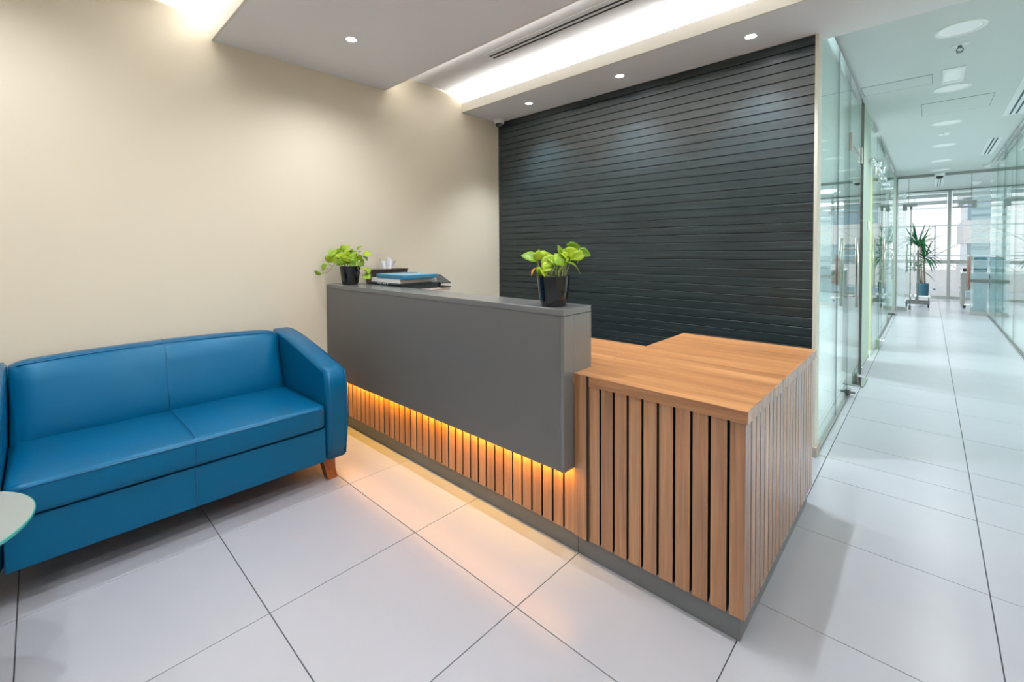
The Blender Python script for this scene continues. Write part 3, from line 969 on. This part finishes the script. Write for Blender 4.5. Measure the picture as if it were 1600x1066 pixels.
def rrect(cx, cz, hw, hh, r, n=4):
    pts = []
    for sx, sz, a0 in ((1, 1, 0), (-1, 1, 90), (-1, -1, 180), (1, -1, 270)):
        for k in range(n + 1):
            a = R(a0 + 90 * k / n)
            pts.append((cx + sx * (hw - r) + r * math.cos(a), cz + sz * (hh - r) + r * math.sin(a)))
    return pts

def arm(y0, y1, outer):
    """padded arm: side outline in X-Z swept across its thickness with soft, swollen edges"""
    top = []
    for k in range(15):
        t = k / 14
        x = SX0 + (SXF - 0.004 - SX0) * t
        z = 0.742 - 0.135 * (max(0, t - 0.10) / 0.90) ** 1.25
        top.append((x, z))
    prof = [(SX0, 0.128)] + top + [(SXF + 0.012, 0.50), (SXF + 0.016, 0.36), (SXF + 0.008, 0.22), (SXF - 0.006, 0.128)]
    cxm, czm = (SX0 + SXF) / 2, 0.42
    rings = []
    m = 10
    for i in range(m + 1):
        s = i / m
        y = y0 + (y1 - y0) * s
        e = min(s, 1 - s) * (y1 - y0)
        inset = 0.0
        rr = 0.024
        if e < rr:
            inset = rr - math.sqrt(max(0, rr * rr - (rr - e) ** 2))
        ring = []
        for (x, z) in prof:
            dx, dz = x - cxm, z - czm
            k = 1 - inset / max(abs(dx), abs(dz) * 1.3, 0.2)
            bulge = 0.012 * math.sin(math.pi * min(1, max(0, (z - 0.128) / 0.48))) * (s if outer > 0 else 1 - s)
            yy = y + outer * bulge
            ring.append((cxm + dx * k, yy, max(0.128, czm + dz * k)))
        rings.append(ring)
    b = bm_new()
    loft(b, rings)
    return part('armrest', b, M_leather, sofa)
ar = arm(SYR + 0.002, 1.160, 1)
al = arm(-0.222, SYL - 0.002, -1)
def arm_seams(a, ys_):
    b = bm_new()
    for y in ys_:
        pts = []
        for k in range(13):
            t = k / 12
            pts.append((SX0 + 0.05 + (SXF - 0.012 - SX0 - 0.05) * t, y, 0.7405 - 0.135 * (max(0, (t * 0.93 + 0.07) - 0.10) / 0.90) ** 1.25 - 0.006))
        tube(b, pts, 0.0032, 6)
        tube(b, [(SXF - 0.004, y, 0.596), (SXF + 0.011, y, 0.48), (SXF + 0.0145, y, 0.36), (SXF + 0.006, y, 0.22), (SXF - 0.005, y, 0.14)], 0.003, 6)
    part('piping', b, M_piping, a)
arm_seams(ar, (1.058, 1.150))
arm_seams(al, (-0.212, -0.120))

# base
b = bm_new(); box(b, SX0 + 0.01, SXF, SYL, SYR, 0.128, 0.306, 0.006, 2); bs = part('base', b, M_leather, sofa)
b = bm_new(); tube(b, [(SXF + 0.0005, 0.462, 0.135), (SXF + 0.0005, 0.462, 0.300)], 0.0022, 6); part('seam', b, M_piping, bs)

# seat cushion, two panels with a middle seam
def puffy(y0, y1, prof, swell, ny=16, endr=0.02):
    rings = []
    cxm = sum(p[0] for p in prof) / len(prof)
    czm = sum(p[1] for p in prof) / len(prof)
    for i in range(ny + 1):
        s = i / ny
        u = 0.5 - 0.5 * math.cos(math.pi * s)
        y = y0 + (y1 - y0) * u
        e = min(u, 1 - u) * (y1 - y0)
        ins = 0.0
        if e < endr:
            ins = endr - math.sqrt(max(0, endr * endr - (endr - e) ** 2))
        k2 = math.sin(math.pi * u) ** 0.5 * swell
        ring = []
        for x, z in prof:
            dx, dz = x - cxm, z - czm
            L = math.hypot(dx, dz)
            ring.append((x - dx / L * ins + (dx / L) * k2 * 0.3, y, z - dz / L * ins * 0.8 + max(0, dz / L) * k2))
        rings.append(ring)
    b = bm_new()
    loft(b, rings)
    return b
cp = []
for x, z in rrect((-2.86 - 2.287) / 2, 0.3715, (2.86 - 2.287) / 2, 0.0605, 0.022, 5):
    # the sitting surface falls a little towards the back
    t = (x + 2.287) / (-2.86 + 2.287)
    cp.append((x, z - 0.012 * t if z > 0.37 else z))
cushion = part('seat_cushion', puffy(SYL + 0.003, SYR - 0.003, cp, 0.010), M_leather, sofa)
b = bm_new()
tube(b, [(-2.855, 0.462, 0.428), (-2.6, 0.462, 0.4395), (-2.40, 0.462, 0.4422), (-2.312, 0.462, 0.4395), (-2.290, 0.462, 0.425), (-2.2835, 0.462, 0.40), (-2.283, 0.462, 0.34), (-2.288, 0.462, 0.316)], 0.0024, 6)
tube(b, [(-2.2875, SYL + 0.02, 0.4155), (-2.2845, 0.2, 0.4195), (-2.284, 0.47, 0.4205), (-2.2845, 0.75, 0.4195), (-2.2875, SYR - 0.02, 0.4155)], 0.0026, 6)
part('piping', b, M_piping, cushion)

# backrest: leaning face, crowned top
rings = []
ny = 22
for i in range(ny + 1):
    u = 0.5 - 0.5 * math.cos(math.pi * i / ny)
    y = SYL + 0.002 + (SYR - SYL - 0.004) * u
    cr = math.sin(math.pi * u)
    e = min(u, 1 - u) * (SYR - SYL)
    pinch = max(0.0, 1 - e / 0.06) ** 2
    zt = 0.742 + 0.024 * cr ** 0.6 - 0.012 * pinch
    fr = 0.016 * cr ** 0.4 - 0.020 * pinch
    prof = [(SX0, 0.20), (SX0, zt - 0.02), (SX0 + 0.01, zt - 0.004), (SX0 + 0.05, zt), (-2.985, zt + 0.001), (-2.962 + fr * 0.4, zt - 0.010), (-2.944 + fr * 0.7, zt - 0.034),
            (-2.925 + fr, 0.66), (-2.900 + fr * 1.2, 0.58), (-2.872 + fr * 1.1, 0.50), (-2.850 + fr * 0.6, 0.43), (-2.846, 0.40), (-2.85, 0.31), (-2.85, 0.20)]
    rings.append([(px, y, pz) for px, pz in prof])
b = bm_new(); loft(b, rings); back = part('backrest', b, M_leather, sofa)
b = bm_new()
tube(b, [(SX0 + 0.03, 0.462, 0.767), (-2.985, 0.462, 0.7675), (-2.955, 0.462, 0.7560), (-2.933, 0.462, 0.730), (-2.909, 0.462, 0.66), (-2.881, 0.462, 0.58), (-2.854, 0.462, 0.50), (-2.840, 0.462, 0.44)], 0.0024, 6)
pts = []
for i in range(2, ny - 1):
    px = rings[i][5]; pts.append((px[0] + 0.001, px[1], px[2] + 0.001))
tube(b, pts, 0.0026, 6)
part('piping', b, M_piping, back)
# legs: flared, stained
def sleg(x, y, sx, sy):
    b = bm_new()
    rs = []
    for z, w, ox in ((0.128, 0.036, 0.0), (0.09, 0.032, 0.002), (0.045, 0.027, 0.012), (0.0, 0.026, 0.028)):
        cx, cy = x + sx * ox, y + sy * ox * 0.4
        rs.append([(cx - w, cy - w, z), (cx + w, cy - w, z), (cx + w, cy + w, z), (cx - w, cy + w, z)])
    loft(b, rs, smooth=False)
    part('leg', b, M_sofaleg, sofa, 'stained wooden flared leg')
sleg(-2.40, 1.085, 1, 1)
sleg(-2.40, -0.15, 1, -1)
sleg(-3.02, 1.085, -1, 1)
sleg(-3.02, -0.15, -1, -1)

# ------------------------------------------------------------------ glass side table
TX, TY, TZ, TR = -1.90, -0.303, 0.500, 0.287
tb = thing('side_table', 'round glass side table in front of the blue sofa', 'side table', (TX, TY, 0))
b = bm_new(); lathe(b, [(TR - 0.003, TZ), (TR - 0.003, TZ - 0.0005), (TR - 0.003, TZ - 0.010)], (TX, TY), 72); part('table_top', b, M_tabletop, tb, 'pale round glass top')
b = bm_new(); lathe(b, [(TR - 0.003, TZ - 0.0103), (TR, TZ - 0.009), (TR, TZ - 0.001), (TR - 0.003, TZ + 0.0003)], (TX, TY), 72, cap0=False, cap1=False); part('glass_edge', b, M_tableedge, tb, 'green glass edge')
b = bm_new(); lathe(b, [(0.03, TZ - 0.0105), (0.03, 0.02)], (TX, TY), 24); part('stem', b, M_chrome, tb)
b = bm_new(); lathe(b, [(0.17, 0.0), (0.17, 0.008), (0.03, 0.02)], (TX, TY), 40); part('base_plate', b, M_chrome, tb)

# ------------------------------------------------------------------ pothos pots on the counter
VR = Vector((0.724, 0.690, 0.0))   # along the picture plane
VT = Vector((0.690, -0.723, 0.0))  # towards the lobby

def leaf_mesh(kind):
    """heart shaped leaf, 1 long, along +Y, face up +Z, folded along its rib and arching"""
    b = bm_new()
    rows = []
    nr = 8
    for i in range(nr + 1):
        t = i / nr
        w = 0.40 * (math.sin(math.pi * min(1, (t * 0.93 + 0.07)) ** 0.72)) ** 0.85 if t < 1 else 0.0
        arch = -0.26 * t * t if kind != 2 else -0.55 * t * t
        y = t if kind != 2 else t * (1 - 0.18 * t)
        row = []
        for s in (-1, -0.5, 0, 0.5, 1):
            fold = (0.30 if kind == 0 else 0.5) * abs(s) * w
            back = -0.10 * (abs(s) ** 2) if i == 0 else 0
            wav = 0.02 * math.sin(t * 9 + s * 2)
            row.append(b.verts.new((s * w, y + back, arch + fold * 0.55 + (wav if abs(s) == 1 else 0))))
        rows.append(row)
    for a, c in zip(rows, rows[1:]):
        for k in range(4):
            b.faces.new((a[k], a[k + 1], c[k + 1], c[k])).smooth = True
    bmesh.ops.remove_doubles(b, verts=b.verts, dist=1e-4)
    bmesh.ops.recalc_face_normals(b, faces=b.faces)
    ret = bmesh.ops.extrude_face_region(b, geom=list(b.faces))
    vs = [v for v in ret['geom'] if isinstance(v, bmesh.types.BMVert)]
    bmesh.ops.translate(b, verts=vs, vec=(0, 0, -0.012))
    return b
LM = {}
for mname, mt in (('light', M_leaf), ('deep', M_leaf2), ('dead', M_leafdead)):
    for k in range(3):
        LM[(mname, k)] = to_mesh('leaf', leaf_mesh(k), mt)

def place_leaf(parent, base, tip, wide, mesh, roll):
    base, tip = Vector(base), Vector(tip)
    d = tip - base
    L = d.length
    y = d.normalized()
    z = Vector((0, 0, 1)) * 0.8 + VT * 0.75
    z = (z - z.dot(y) * y)
    if z.length < 1e-3:
        z = VT.copy()
    z.normalize()
    x = y.cross(z)
    rot = Matrix.Rotation(roll, 3, y)
    x, z = rot @ x, rot @ z
    o = put('leaf', mesh, parent)
    mt = Matrix((x * wide, y * L, z * L)).transposed().to_4x4()
    mt.translation = base - wpos(parent)
    o.matrix_local = mt
    return o

def pot_plant(name, c, label, leaves, stems_from, deep, trails, group):
    x0, y0, z0 = c
    pl_ = thing(name, label, 'potted plant', c, group)
    b = bm_new()
    H, RT, RB = 0.128, 0.070, 0.051
    prof = [(RB - 0.004, z0), (RB, z0 + 0.003), (RB + 0.007, z0 + 0.03), (RT - 0.005, z0 + 0.085), (RT - 0.0005, z0 + H - 0.004), (RT, z0 + H), (RT - 0.004, z0 + H), (RT - 0.007, z0 + 0.10), (RT - 0.010, z0 + 0.095)]
    lathe(b, prof, (x0, y0), 40, cap1=False)
    part('pot', b, M_pot, pl_, 'glossy black pot')
    b = bm_new(); lathe(b, [(RT - 0.009, z0 + 0.106), (0.03, z0 + 0.112)], (x0, y0), 24); part('soil', b, M_soil, pl_)
    C = Vector(c) + Vector((0, 0, H))
    rnd = random.Random(len(leaves) * 13)
    for i, (bu, bv, tu, tv, w, dep, kind) in enumerate(leaves):
        bp = C + VR * bu + Vector((0, 0, bv)) + VT * dep
        tp = C + VR * tu + Vector((0, 0, tv)) + VT * (dep + (0.012 if kind != 'n' else 0))
        mname = 'dead' if kind == 'd' else ('deep' if (kind == 'g' or (deep and rnd.random() < 0.4)) else 'light')
        o = place_leaf(pl_, bp, tp, w * (1.3 if deep else 1.15), LM[(mname, rnd.randrange(3) if kind != 'f' else 0)], rnd.uniform(-1.0, 1.0))
        if kind == 'd':
            o['label'] = 'orange yellow withered leaf'
        if bu * bu < 0.0064 and bv > -0.01:
            a = rnd.uniform(0, 6.28)
            s0 = C + Vector((0.03 * math.cos(a), 0.03 * math.sin(a), -0.02)) + VR * bu * 0.25
            mid = (s0 + bp) / 2 + Vector((0, 0, 0.012)) + VR * bu * 0.1
            b = bm_new(); tube(b, [s0, s0.lerp(mid, 0.5) + Vector((0, 0, 0.004)), mid, mid.lerp(bp, 0.6) + Vector((0, 0, 0.003)), bp], 0.0020, 6, 0.0014)
            part('stem', b, M_stem, pl_)
    for tr in trails:
        b = bm_new(); tube(b, [C + VR * u + Vector((0, 0, v)) + VT * dd for u, v, dd in tr], 0.0016, 6, 0.0011); part('stem', b, M_trail, pl_)
    return pl_

def px_leaves(rows, ox, oy, sc, cx, cy, ppm):
    out = []
    for r in rows:
        bx, by, tx, ty, w, dep, kind = r
        f = lambda X, Y: ((ox + X / sc - cx) / ppm, (cy - (oy + Y / sc)) / ppm)
        a, c = f(bx, by), f(tx, ty)
        out.append((a[0], a[1], c[0], c[1], w, dep, kind))
    return out
RP = [(335, 325, 140, 255, .058, .02, 'l'), (340, 335, 375, 212, .045, .03, 'l'), (395, 240, 555, 275, .05, -.02, 'l'), (480, 300, 640, 375, .055, .03, 'l'), (740, 300, 600, 405, .06, .03, 'l'),
      (690, 290, 655, 140, .030, -.01, 'l'), (700, 290, 780, 165, .060, -.02, 'l'), (770, 175, 950, 180, .055, -.01, 'l'), (760, 265, 890, 205, .055, .01, 'l'), (945, 225, 1105, 290, .045, -.03, 'g'),
      (965, 265, 800, 335, .048, .02, 'l'), (750, 390, 975, 415, .060, .03, 'l'), (525, 345, 390, 430, .058, .045, 'l'), (500, 410, 410, 485, .050, .05, 'l'), (525, 375, 610, 455, .045, .05, 'l'),
      (345, 445, 400, 570, .045, .055, 'l'), (345, 455, 210, 500, .045, .03, 'd'), (530, 290, 390, 335, .045, .0, 'l'), (640, 280, 560, 330, .05, .02, 'l'), (690, 250, 770, 300, .055, .03, 'l'),
      (400, 470, 460, 560, .04, .05, 'l'), (600, 330, 700, 400, .06, .05, 'l'), (830, 260, 700, 215, .05, .0, 'l'), (930, 210, 940, 390, .018, .0, 'l'), (560, 420, 640, 330, .05, -.03, 'g'), (700, 360, 620, 250, .05, -.04, 'g')]
pot_plant('potted_pothos', (-1.137, 1.492, 1.010), 'lime green pothos in a black pot at the counter end by the wooden desktop',
          px_leaves(RP, 800, 370, 8.886, 864.5, 433.0, 372.0), 0, False,
          [], 'pothos pots on the counter')
LP = [(385, 300, 330, 205, .075, .03, 'l'), (400, 290, 480, 180, .07, .0, 'l'), (480, 230, 590, 148, .065, .0, 'l'), (560, 260, 700, 200, .08, -.02, 'g'), (690, 290, 770, 215, .08, .01, 'g'), (700, 210, 778, 146, .022, .0, 'l'),
      (800, 290, 912, 235, .06, .0, 'l'), (800, 310, 890, 360, .065, .02, 'l'), (740, 300, 800, 370, .05, .03, 'l'), (760, 395, 828, 440, .06, .03, 'g'), (805, 480, 885, 500, .055, .03, 'l'), (850, 500, 915, 560, .055, .02, 'l'), (830, 590, 925, 630, .065, .03, 'l'),
      (330, 320, 262, 415, .06, .03, 'l'), (395, 330, 300, 350, .055, .02, 'l'), (460, 350, 385, 395, .06, .05, 'l'), (480, 310, 555, 450, .055, .055, 'l'), (470, 400, 415, 440, .055, .05, 'g'), (570, 300, 630, 385, .065, .05, 'l'), (640, 280, 720, 345, .07, .04, 'g'), (680, 340, 760, 415, .06, .05, 'l'),
      (240, 420, 185, 520, .045, .02, 'g'), (125, 540, 95, 590, .05, .01, 'l'), (450, 270, 530, 330, .07, .04, 'l'), (520, 250, 600, 310, .07, .03, 'l'), (420, 240, 350, 290, .06, .0, 'g'), (610, 330, 560, 440, .06, .055, 'l'), (700, 380, 650, 450, .05, .05, 'l'), (520, 370, 470, 440, .05, .06, 'g'), (610, 250, 660, 320, .07, .03, 'l'),
      (540, 220, 470, 280, .07, -.01, 'g'), (620, 210, 540, 250, .06, -.03, 'l'), (660, 400, 720, 445, .05, .05, 'g'), (500, 430, 540, 360, .05, .05, 'l')]
def pl2(pts):
    return [((480 + X / 9.69 - 541.3) / 224.0, (417.5 - (370 + Y / 9.69)) / 224.0, d_) for X, Y, d_ in pts]
pot_plant('potted_pothos', (-2.915, 1.505, 1.010), 'trailing green pothos in a black pot on the counter by the cream wall',
          px_leaves(LP, 480, 370, 9.69, 541.3, 417.5, 224.0), 0, True,
          [pl2([(470, 440, .05), (410, 425, .055), (350, 480, .04), (285, 545, .02), (170, 575, .01), (110, 555, .01)]), pl2([(320, 512, .03), (260, 500, .02), (230, 480, .02), (235, 420, .02)]), pl2([(380, 455, .05), (300, 430, .03), (300, 350, .03)]),
           pl2([(720, 450, .04), (770, 555, .03), (820, 600, .03), (865, 665, .03)]), pl2([(730, 440, .04), (790, 500, .03), (810, 480, .03)])], 'pothos pots on the counter')

# ------------------------------------------------------------------ things behind the counter
o = thing('printer', 'white office printer standing behind the grey counter', 'printer', (-2.65, 1.83, 0.748))
b = bm_new(); box(b, -2.885, -2.487, 1.635, 2.06, 0.7482, 0.970, 0.012, 2); part('body', b, M_white, o)
b = bm_new(); box(b, -2.888, -2.482, 1.632, 2.064, 0.9705, 0.984, 0.004); part('lid', b, M_white, o)
b = bm_new(); box(b, -2.4875, -2.4845, 1.70, 1.712, 0.945, 0.957); part('button', b, M_rubber, o)

o = thing('letter_tray', 'dark grey-green desk tray under the white paper stack', 'tray', (-2.65, 1.78, 0.984))
b = bm_new(); box(b, -2.835, -2.480, 1.625, 1.935, 0.9842, 1.0175, 0.004); part('body', b, M_dkgreen, o)
b = bm_new(); box(b, -2.842, -2.472, 1.618, 1.945, 1.0177, 1.0300, 0.003); rim = part('rim', b, M_dkgreen, o)
b = bm_new()
for x0, w in ((-2.745, 0.012), (-2.728, 0.010), (-2.713, 0.018), (-2.675, 0.018), (-2.652, 0.010), (-2.628, 0.014)):
    box(b, x0, x0 + w, 1.6168, 1.6182, 1.0205, 1.0265)
part('spine_print', b, M_mark, rim)
b = bm_new(); box(b, -2.838, -2.478, 1.621, 1.925, 1.0302, 1.0330, 0.001)
pp = single('paper_stack', b, M_paper, (-2.65, 1.78, 1.0302), 'stack of white paper between the blue binder and dark tray', 'paper')
for k in range(5):
    dx = random.uniform(-0.004, 0.004)
    b = bm_new(); box(b, -2.834 + dx, -2.480 + dx, 1.622 + random.uniform(0, 0.006), 1.92, 1.0332 + k * 0.0048, 1.0378 + k * 0.0048, 0.0007); part('sheaf', b, M_paper, pp)
o = thing('blue_binder', 'blue hard-cover binder lying on top of the white paper', 'binder', (-2.6, 1.76, 1.0575))
b = bm_new(); box(b, -2.770, -2.437, 1.622, 1.895, 1.0575, 1.0838, 0.004, 2); part('cover', b, M_bookblue, o)
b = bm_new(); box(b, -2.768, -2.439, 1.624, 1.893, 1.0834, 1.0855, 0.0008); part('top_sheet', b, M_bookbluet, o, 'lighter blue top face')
b = bm_new(); lathe(b, [(0.045, 1.0857), (0.042, 1.0885), (0.01, 1.0895)], (-2.66, 1.835), 24)
single('dish', b, M_bookblue, (-2.66, 1.835, 1.0857), 'small flat blue dish on the back of the binder', 'dish')
b = bm_new(); obox(b, (-2.535, 1.998, 1.040), (0.062, 0, -0.027), (0, 0.045, 0), (0.0012, 0, 0.0028), 0.0008); obox(b, (-2.585, 1.998, 1.018), (0.004, 0, 0), (0, 0.04, 0), (0, 0, 0.0338)); obox(b, (-2.53, 1.998, 0.9868), (0.06, 0, 0), (0, 0.044, 0), (0, 0, 0.0026))
single('black_folder', b, M_rubber, (-2.535, 1.998, 0.984), 'black folder sloping down behind the blue binder', 'folder')

b = bm_new(); box(b, -3.075, -2.90, 1.64, 2.06, 0.7482, 0.988, 0.006)
single('storage_box', b, M_dkgreen, (-2.99, 1.85, 0.748), 'dark storage box behind the counter under the tissue box', 'box')
o = thing('tissue_box', 'dark brown wooden tissue box with a white tissue pulled up', 'tissue box', (-3.01, 1.86, 0.988))
b = bm_new(); box(b, -3.068, -2.957, 1.713, 2.005, 0.9882, 1.096, 0.003); part('body', b, M_dkbrown, o)
b = bm_new(); box(b, -3.073, -2.952, 1.708, 2.010, 1.0962, 1.105, 0.002); part('lid', b, M_dkbrown, o)
b = bm_new()
rows = []
for i in range(7):
    t = i / 6
    row = []
    for j in range(17):
        s = j / 16 - 0.5
        wv = 0.014 * math.sin(s * 17 + t * 2) * (0.3 + t)
        zt = 1.104 + 0.078 * t * (1 - 0.3 * abs(s) + 0.18 * math.sin(s * 11 + 1))
        row.append(b.verts.new(Vector((-3.020, 1.855, zt)) + VR * (s * (0.085 + 0.045 * t) + 0.012 * t) + VT * wv))
    rows.append(row)
for a, c in zip(rows, rows[1:]):
    for k in range(16):
        b.faces.new((a[k], a[k + 1], c[k + 1], c[k])).smooth = True
part('tissue', b, M_tissue, o)

# ------------------------------------------------------------------ far room: plant, stand, chair, desk, screen
PX, PY = -0.10, 14.35
o = thing('potted_dracaena', 'tall dracaena with strap leaves in a blue-grey planter by the far window', 'potted plant', (PX, PY, 0.12))
b = bm_new(); lathe(b, [(0.095, 0.12), (0.105, 0.14), (0.112, 0.38), (0.115, 0.40), (0.105, 0.40), (0.10, 0.37)], (PX, PY), 32); part('pot', b, M_planter, o)
LS = {}
for k in range(3):
    b = bm_new()
    rows = []
    nseg = 6
    for i in range(nseg + 1):
        t = i / nseg
        w = 0.045 * (1 - t ** 3) * (0.6 + 0.8 * min(1, t * 3)) * 0.7
        z = (0.15, -0.25, -0.55)[k] * t * t
        rows.append([b.verts.new((s * w, t * (1 - 0.12 * k * t), z + abs(s) * w * 0.4)) for s in (-1, 0, 1)])
    for a, c in zip(rows, rows[1:]):
        for q in range(2):
            b.faces.new((a[q], a[q + 1], c[q + 1], c[q])).smooth = True
    LS[k] = to_mesh('leaf', b, M_dleaf)
rnd = random.Random(5)
canes = [((-0.04, 0.0), [(-0.07, 0.0, 0.72), (-0.09, 0.0, 1.18)]), ((0.04, 0.02), [(0.02, 0.0, 0.80), (0.03, 0.0, 1.0)]), ((-0.01, -0.03), [(-0.05, -0.02, 1.3)])]
heads = [(-0.09, 0.0, 1.28, 34, 0.52), (0.02, 0.0, 1.00, 30, 0.50), (-0.07, 0.0, 0.72, 18, 0.38)]
for (cx, cy2), pts in canes:
    b = bm_new(); tube(b, [(PX + cx, PY + cy2, 0.38)] + [(PX + a, PY + c, z) for a, c, z in pts], 0.018, 8, 0.013); part('cane', b, M_cane, o)
for hx, hy, hz, nl, LL in heads:
    for i in range(nl):
        az = i * 2.399 + rnd.uniform(-.2, .2)
        el = rnd.uniform(-0.15, 0.85) if rnd.random() < 0.8 else rnd.uniform(0.9, 1.35)
        L = LL * rnd.uniform(0.85, 1.2)
        dvec = Vector((math.cos(az) * math.cos(el), math.sin(az) * math.cos(el), math.sin(el)))
        zz = Vector((0, 0, 1)) - dvec * dvec.z
        zz = zz.normalized() if zz.length > 1e-3 else Vector((1, 0, 0))
        xx = dvec.cross(zz)
        lf = put('leaf', LS[0 if el > 0.9 else (1 if el > 0.2 else 2)], o)
        mt = Matrix((xx * L, dvec * L, zz * L)).transposed().to_4x4()
        mt.translation = Vector((PX + hx, PY + hy, hz + rnd.uniform(-0.06, 0.08))) - wpos(o)
        lf.matrix_local = mt

# plant dolly
o = thing('plant_dolly', 'low plant stand on castors under the blue-grey planter', 'plant stand', (PX, PY, 0.0))
b = bm_new(); box(b, PX - 0.14, PX + 0.14, PY - 0.14, PY + 0.14, 0.085, 0.1195, 0.004); part('shelf', b, M_offwhite, o)
for sx in (-1, 1):
    for sy in (-1, 1):
        b = bm_new(); tube(b, [(PX + sx * 0.11 - 0.012, PY + sy * 0.11, 0.042), (PX + sx * 0.11 + 0.012, PY + sy * 0.11, 0.042)], 0.042, 12); part('castor', b, M_dsteel, o)

# rolling display stand seen edge on
QX, QY = -0.165, 12.95
o = thing('rolling_stand', 'steel rolling stand with upright post in front of the dracaena', 'stand', (QX, QY, 0))
b = bm_new(); box(b, QX - 0.017, QX + 0.017, QY - 0.03, QY + 0.03, 0.08, 1.20, 0.004); part('post', b, M_dsteel, o)
for y in (QY - 0.25, QY + 0.25):
    b = bm_new(); box(b, QX - 0.19, QX + 0.19, y - 0.02, y + 0.02, 0.06, 0.10, 0.004); leg = part('foot', b, M_dsteel, o)
    for s in (-1, 1):
        bb = bm_new(); tube(bb, [(QX + s * 0.17 - 0.012, y, 0.03), (QX + s * 0.17 + 0.012, y, 0.03)], 0.03, 10); part('castor', bb, M_rubber, leg)
b = bm_new(); box(b, QX - 0.02, QX + 0.02, QY - 0.25, QY + 0.25, 0.07, 0.10); part('cross_bar', b, M_steel, o)

# office chair beyond the frosted panel
HX, HY = 0.70, 13.0
o = thing('office_chair', 'rust brown high-back office chair half hidden by the frosted panel', 'chair', (HX, HY, 0))
rings = []
for z, x, t, w in ((0.40, 0.60, 0.022, 0.20), (0.55, 0.588, 0.030, 0.23), (0.80, 0.590, 0.032, 0.24), (1.00, 0.605, 0.028, 0.22), (1.07, 0.615, 0.018, 0.17), (1.085, 0.618, 0.008, 0.12)):
    rings.append([(x + t * math.cos(a), HY + w * math.sin(a), z) for a in (2 * math.pi * k / 16 for k in range(16))])
b = bm_new(); loft(b, rings); part('backrest', b, M_rust, o)
b = bm_new(); box(b, 0.60, 1.02, HY - 0.23, HY + 0.23, 0.44, 0.51, 0.02, 2); part('seat', b, M_rust, o)
for s in (-1, 1):
    b = bm_new(); tube(b, [(0.62, HY + s * 0.26, 0.62), (0.80, HY + s * 0.27, 0.66), (0.92, HY + s * 0.26, 0.65)], 0.018, 8); tube(b, [(0.80, HY + s * 0.27, 0.66), (0.80, HY + s * 0.25, 0.47)], 0.012, 8); part('armrest', b, M_rubber, o)
b = bm_new(); tube(b, [(0.80, HY, 0.06), (0.80, HY, 0.45)], 0.025, 10); part('column', b, M_dsteel, o)
b = bm_new()
for k in range(5):
    a = k * 2 * math.pi / 5 + 2.8
    bar(b, (0.80, HY, 0.085), (0.80 + 0.28 * math.cos(a), HY + 0.28 * math.sin(a), 0.07), 0.035, 0.025)
part('star_base', b, M_white, o)
for k in range(5):
    a = k * 2 * math.pi / 5 + 2.8
    cx, cy2 = 0.80 + 0.28 * math.cos(a), HY + 0.28 * math.sin(a)
    b = bm_new(); tube(b, [(cx - 0.02, cy2, 0.028), (cx + 0.02, cy2, 0.028)], 0.028, 10); part('castor', b, M_rubber, o)

# small desk whose end shows beside the chair
o = thing('office_desk', 'white-topped office desk with grey legs behind the rust chair', 'desk', (0.95, 13.6, 0))
b = bm_new(); box(b, 0.50, 1.9, 13.30, 13.95, 0.70, 0.735, 0.003); part('top', b, M_white, o)
for x in (0.53, 1.84):
    for y in (13.34, 13.88):
        b = bm_new(); box(b, x - 0.025, x + 0.025, y - 0.025, y + 0.025, 0.0, 0.70); part('leg', b, M_frame, o)
b = bm_new(); box(b, 0.56, 1.82, 13.86, 13.88, 0.30, 0.70); part('modesty_panel', b, M_frame, o)
b = bm_new(); box(b, 0.52, 0.62, 13.34, 13.44, 0.7352, 0.80, 0.01)
single('desk_phone', b, M_rubber, (0.57, 13.39, 0.735), 'dark small device on the end of the office desk', 'phone')

# teal screen blurred behind the frosted film
b = bm_new()
box(b, 0.61, 0.78, 12.02, 12.14, 0.03, 1.06, 0.02, 2)
single('teal_screen', b, M_teal, (0.70, 12.08, 0.03), 'teal upholstered screen showing through the frosted panel', 'screen')

# ------------------------------------------------------------------ outside the windows
bm = bm_new(); box(bm, -60, 60, YW + 0.2, 120, -3.2, -3.0); struct('ground_outside', bm, M_ground)
o = thing('steel_mast', 'pale lattice steel frame standing outside the far window', 'structure', (0.0, 22.0, -3.0))
b = bm_new()
for x in (-1.35, 0.15, 1.65):
    bar(b, (x, 22, -3.0), (x, 22, 2.0), 0.05)
for z in (-0.25, 0.95, 2.0):
    bar(b, (-1.35, 22, z), (1.65, 22, z), 0.05)
part('frame', b, M_ext, o)
b = bm_new()
for x0, x1 in ((-1.35, 0.15), (0.15, 1.65)):
    bar(b, (x0, 22, -0.25), (x1, 22, 0.95), 0.03)
    bar(b, (x1, 22, -0.25), (x0, 22, 0.95), 0.03)
    bar(b, (x0, 22, 0.95), (x1, 22, 2.0), 0.03)
part('brace', b, M_ext, o)
def tower(x0, x1, y, zt, label):
    o = thing('office_block', label, 'building', ((x0 + x1) / 2, y, -3.0), 'buildings outside the far window')
    b = bm_new(); box(b, x0 + 0.2, x1 - 0.2, y + 0.2, y + 9, -3.0, zt - 0.3); part('glazing', b, M_extg, o)
    z = -3.0
    while z < zt:
        b = bm_new(); box(b, x0, x1, y, y + 9.2, z + 1.5, min(zt, z + 3.0)); part('spandrel', b, M_extw, o)
        z += 3.0
tower(-30, -14, 48, 22, 'pale banded office block to the left outside the window')
tower(1.6, 9.0, 42, 6.0, 'low pale banded building behind the steel frame')
tower(12, 30, 55, 14, 'pale banded office block to the right outside the window')
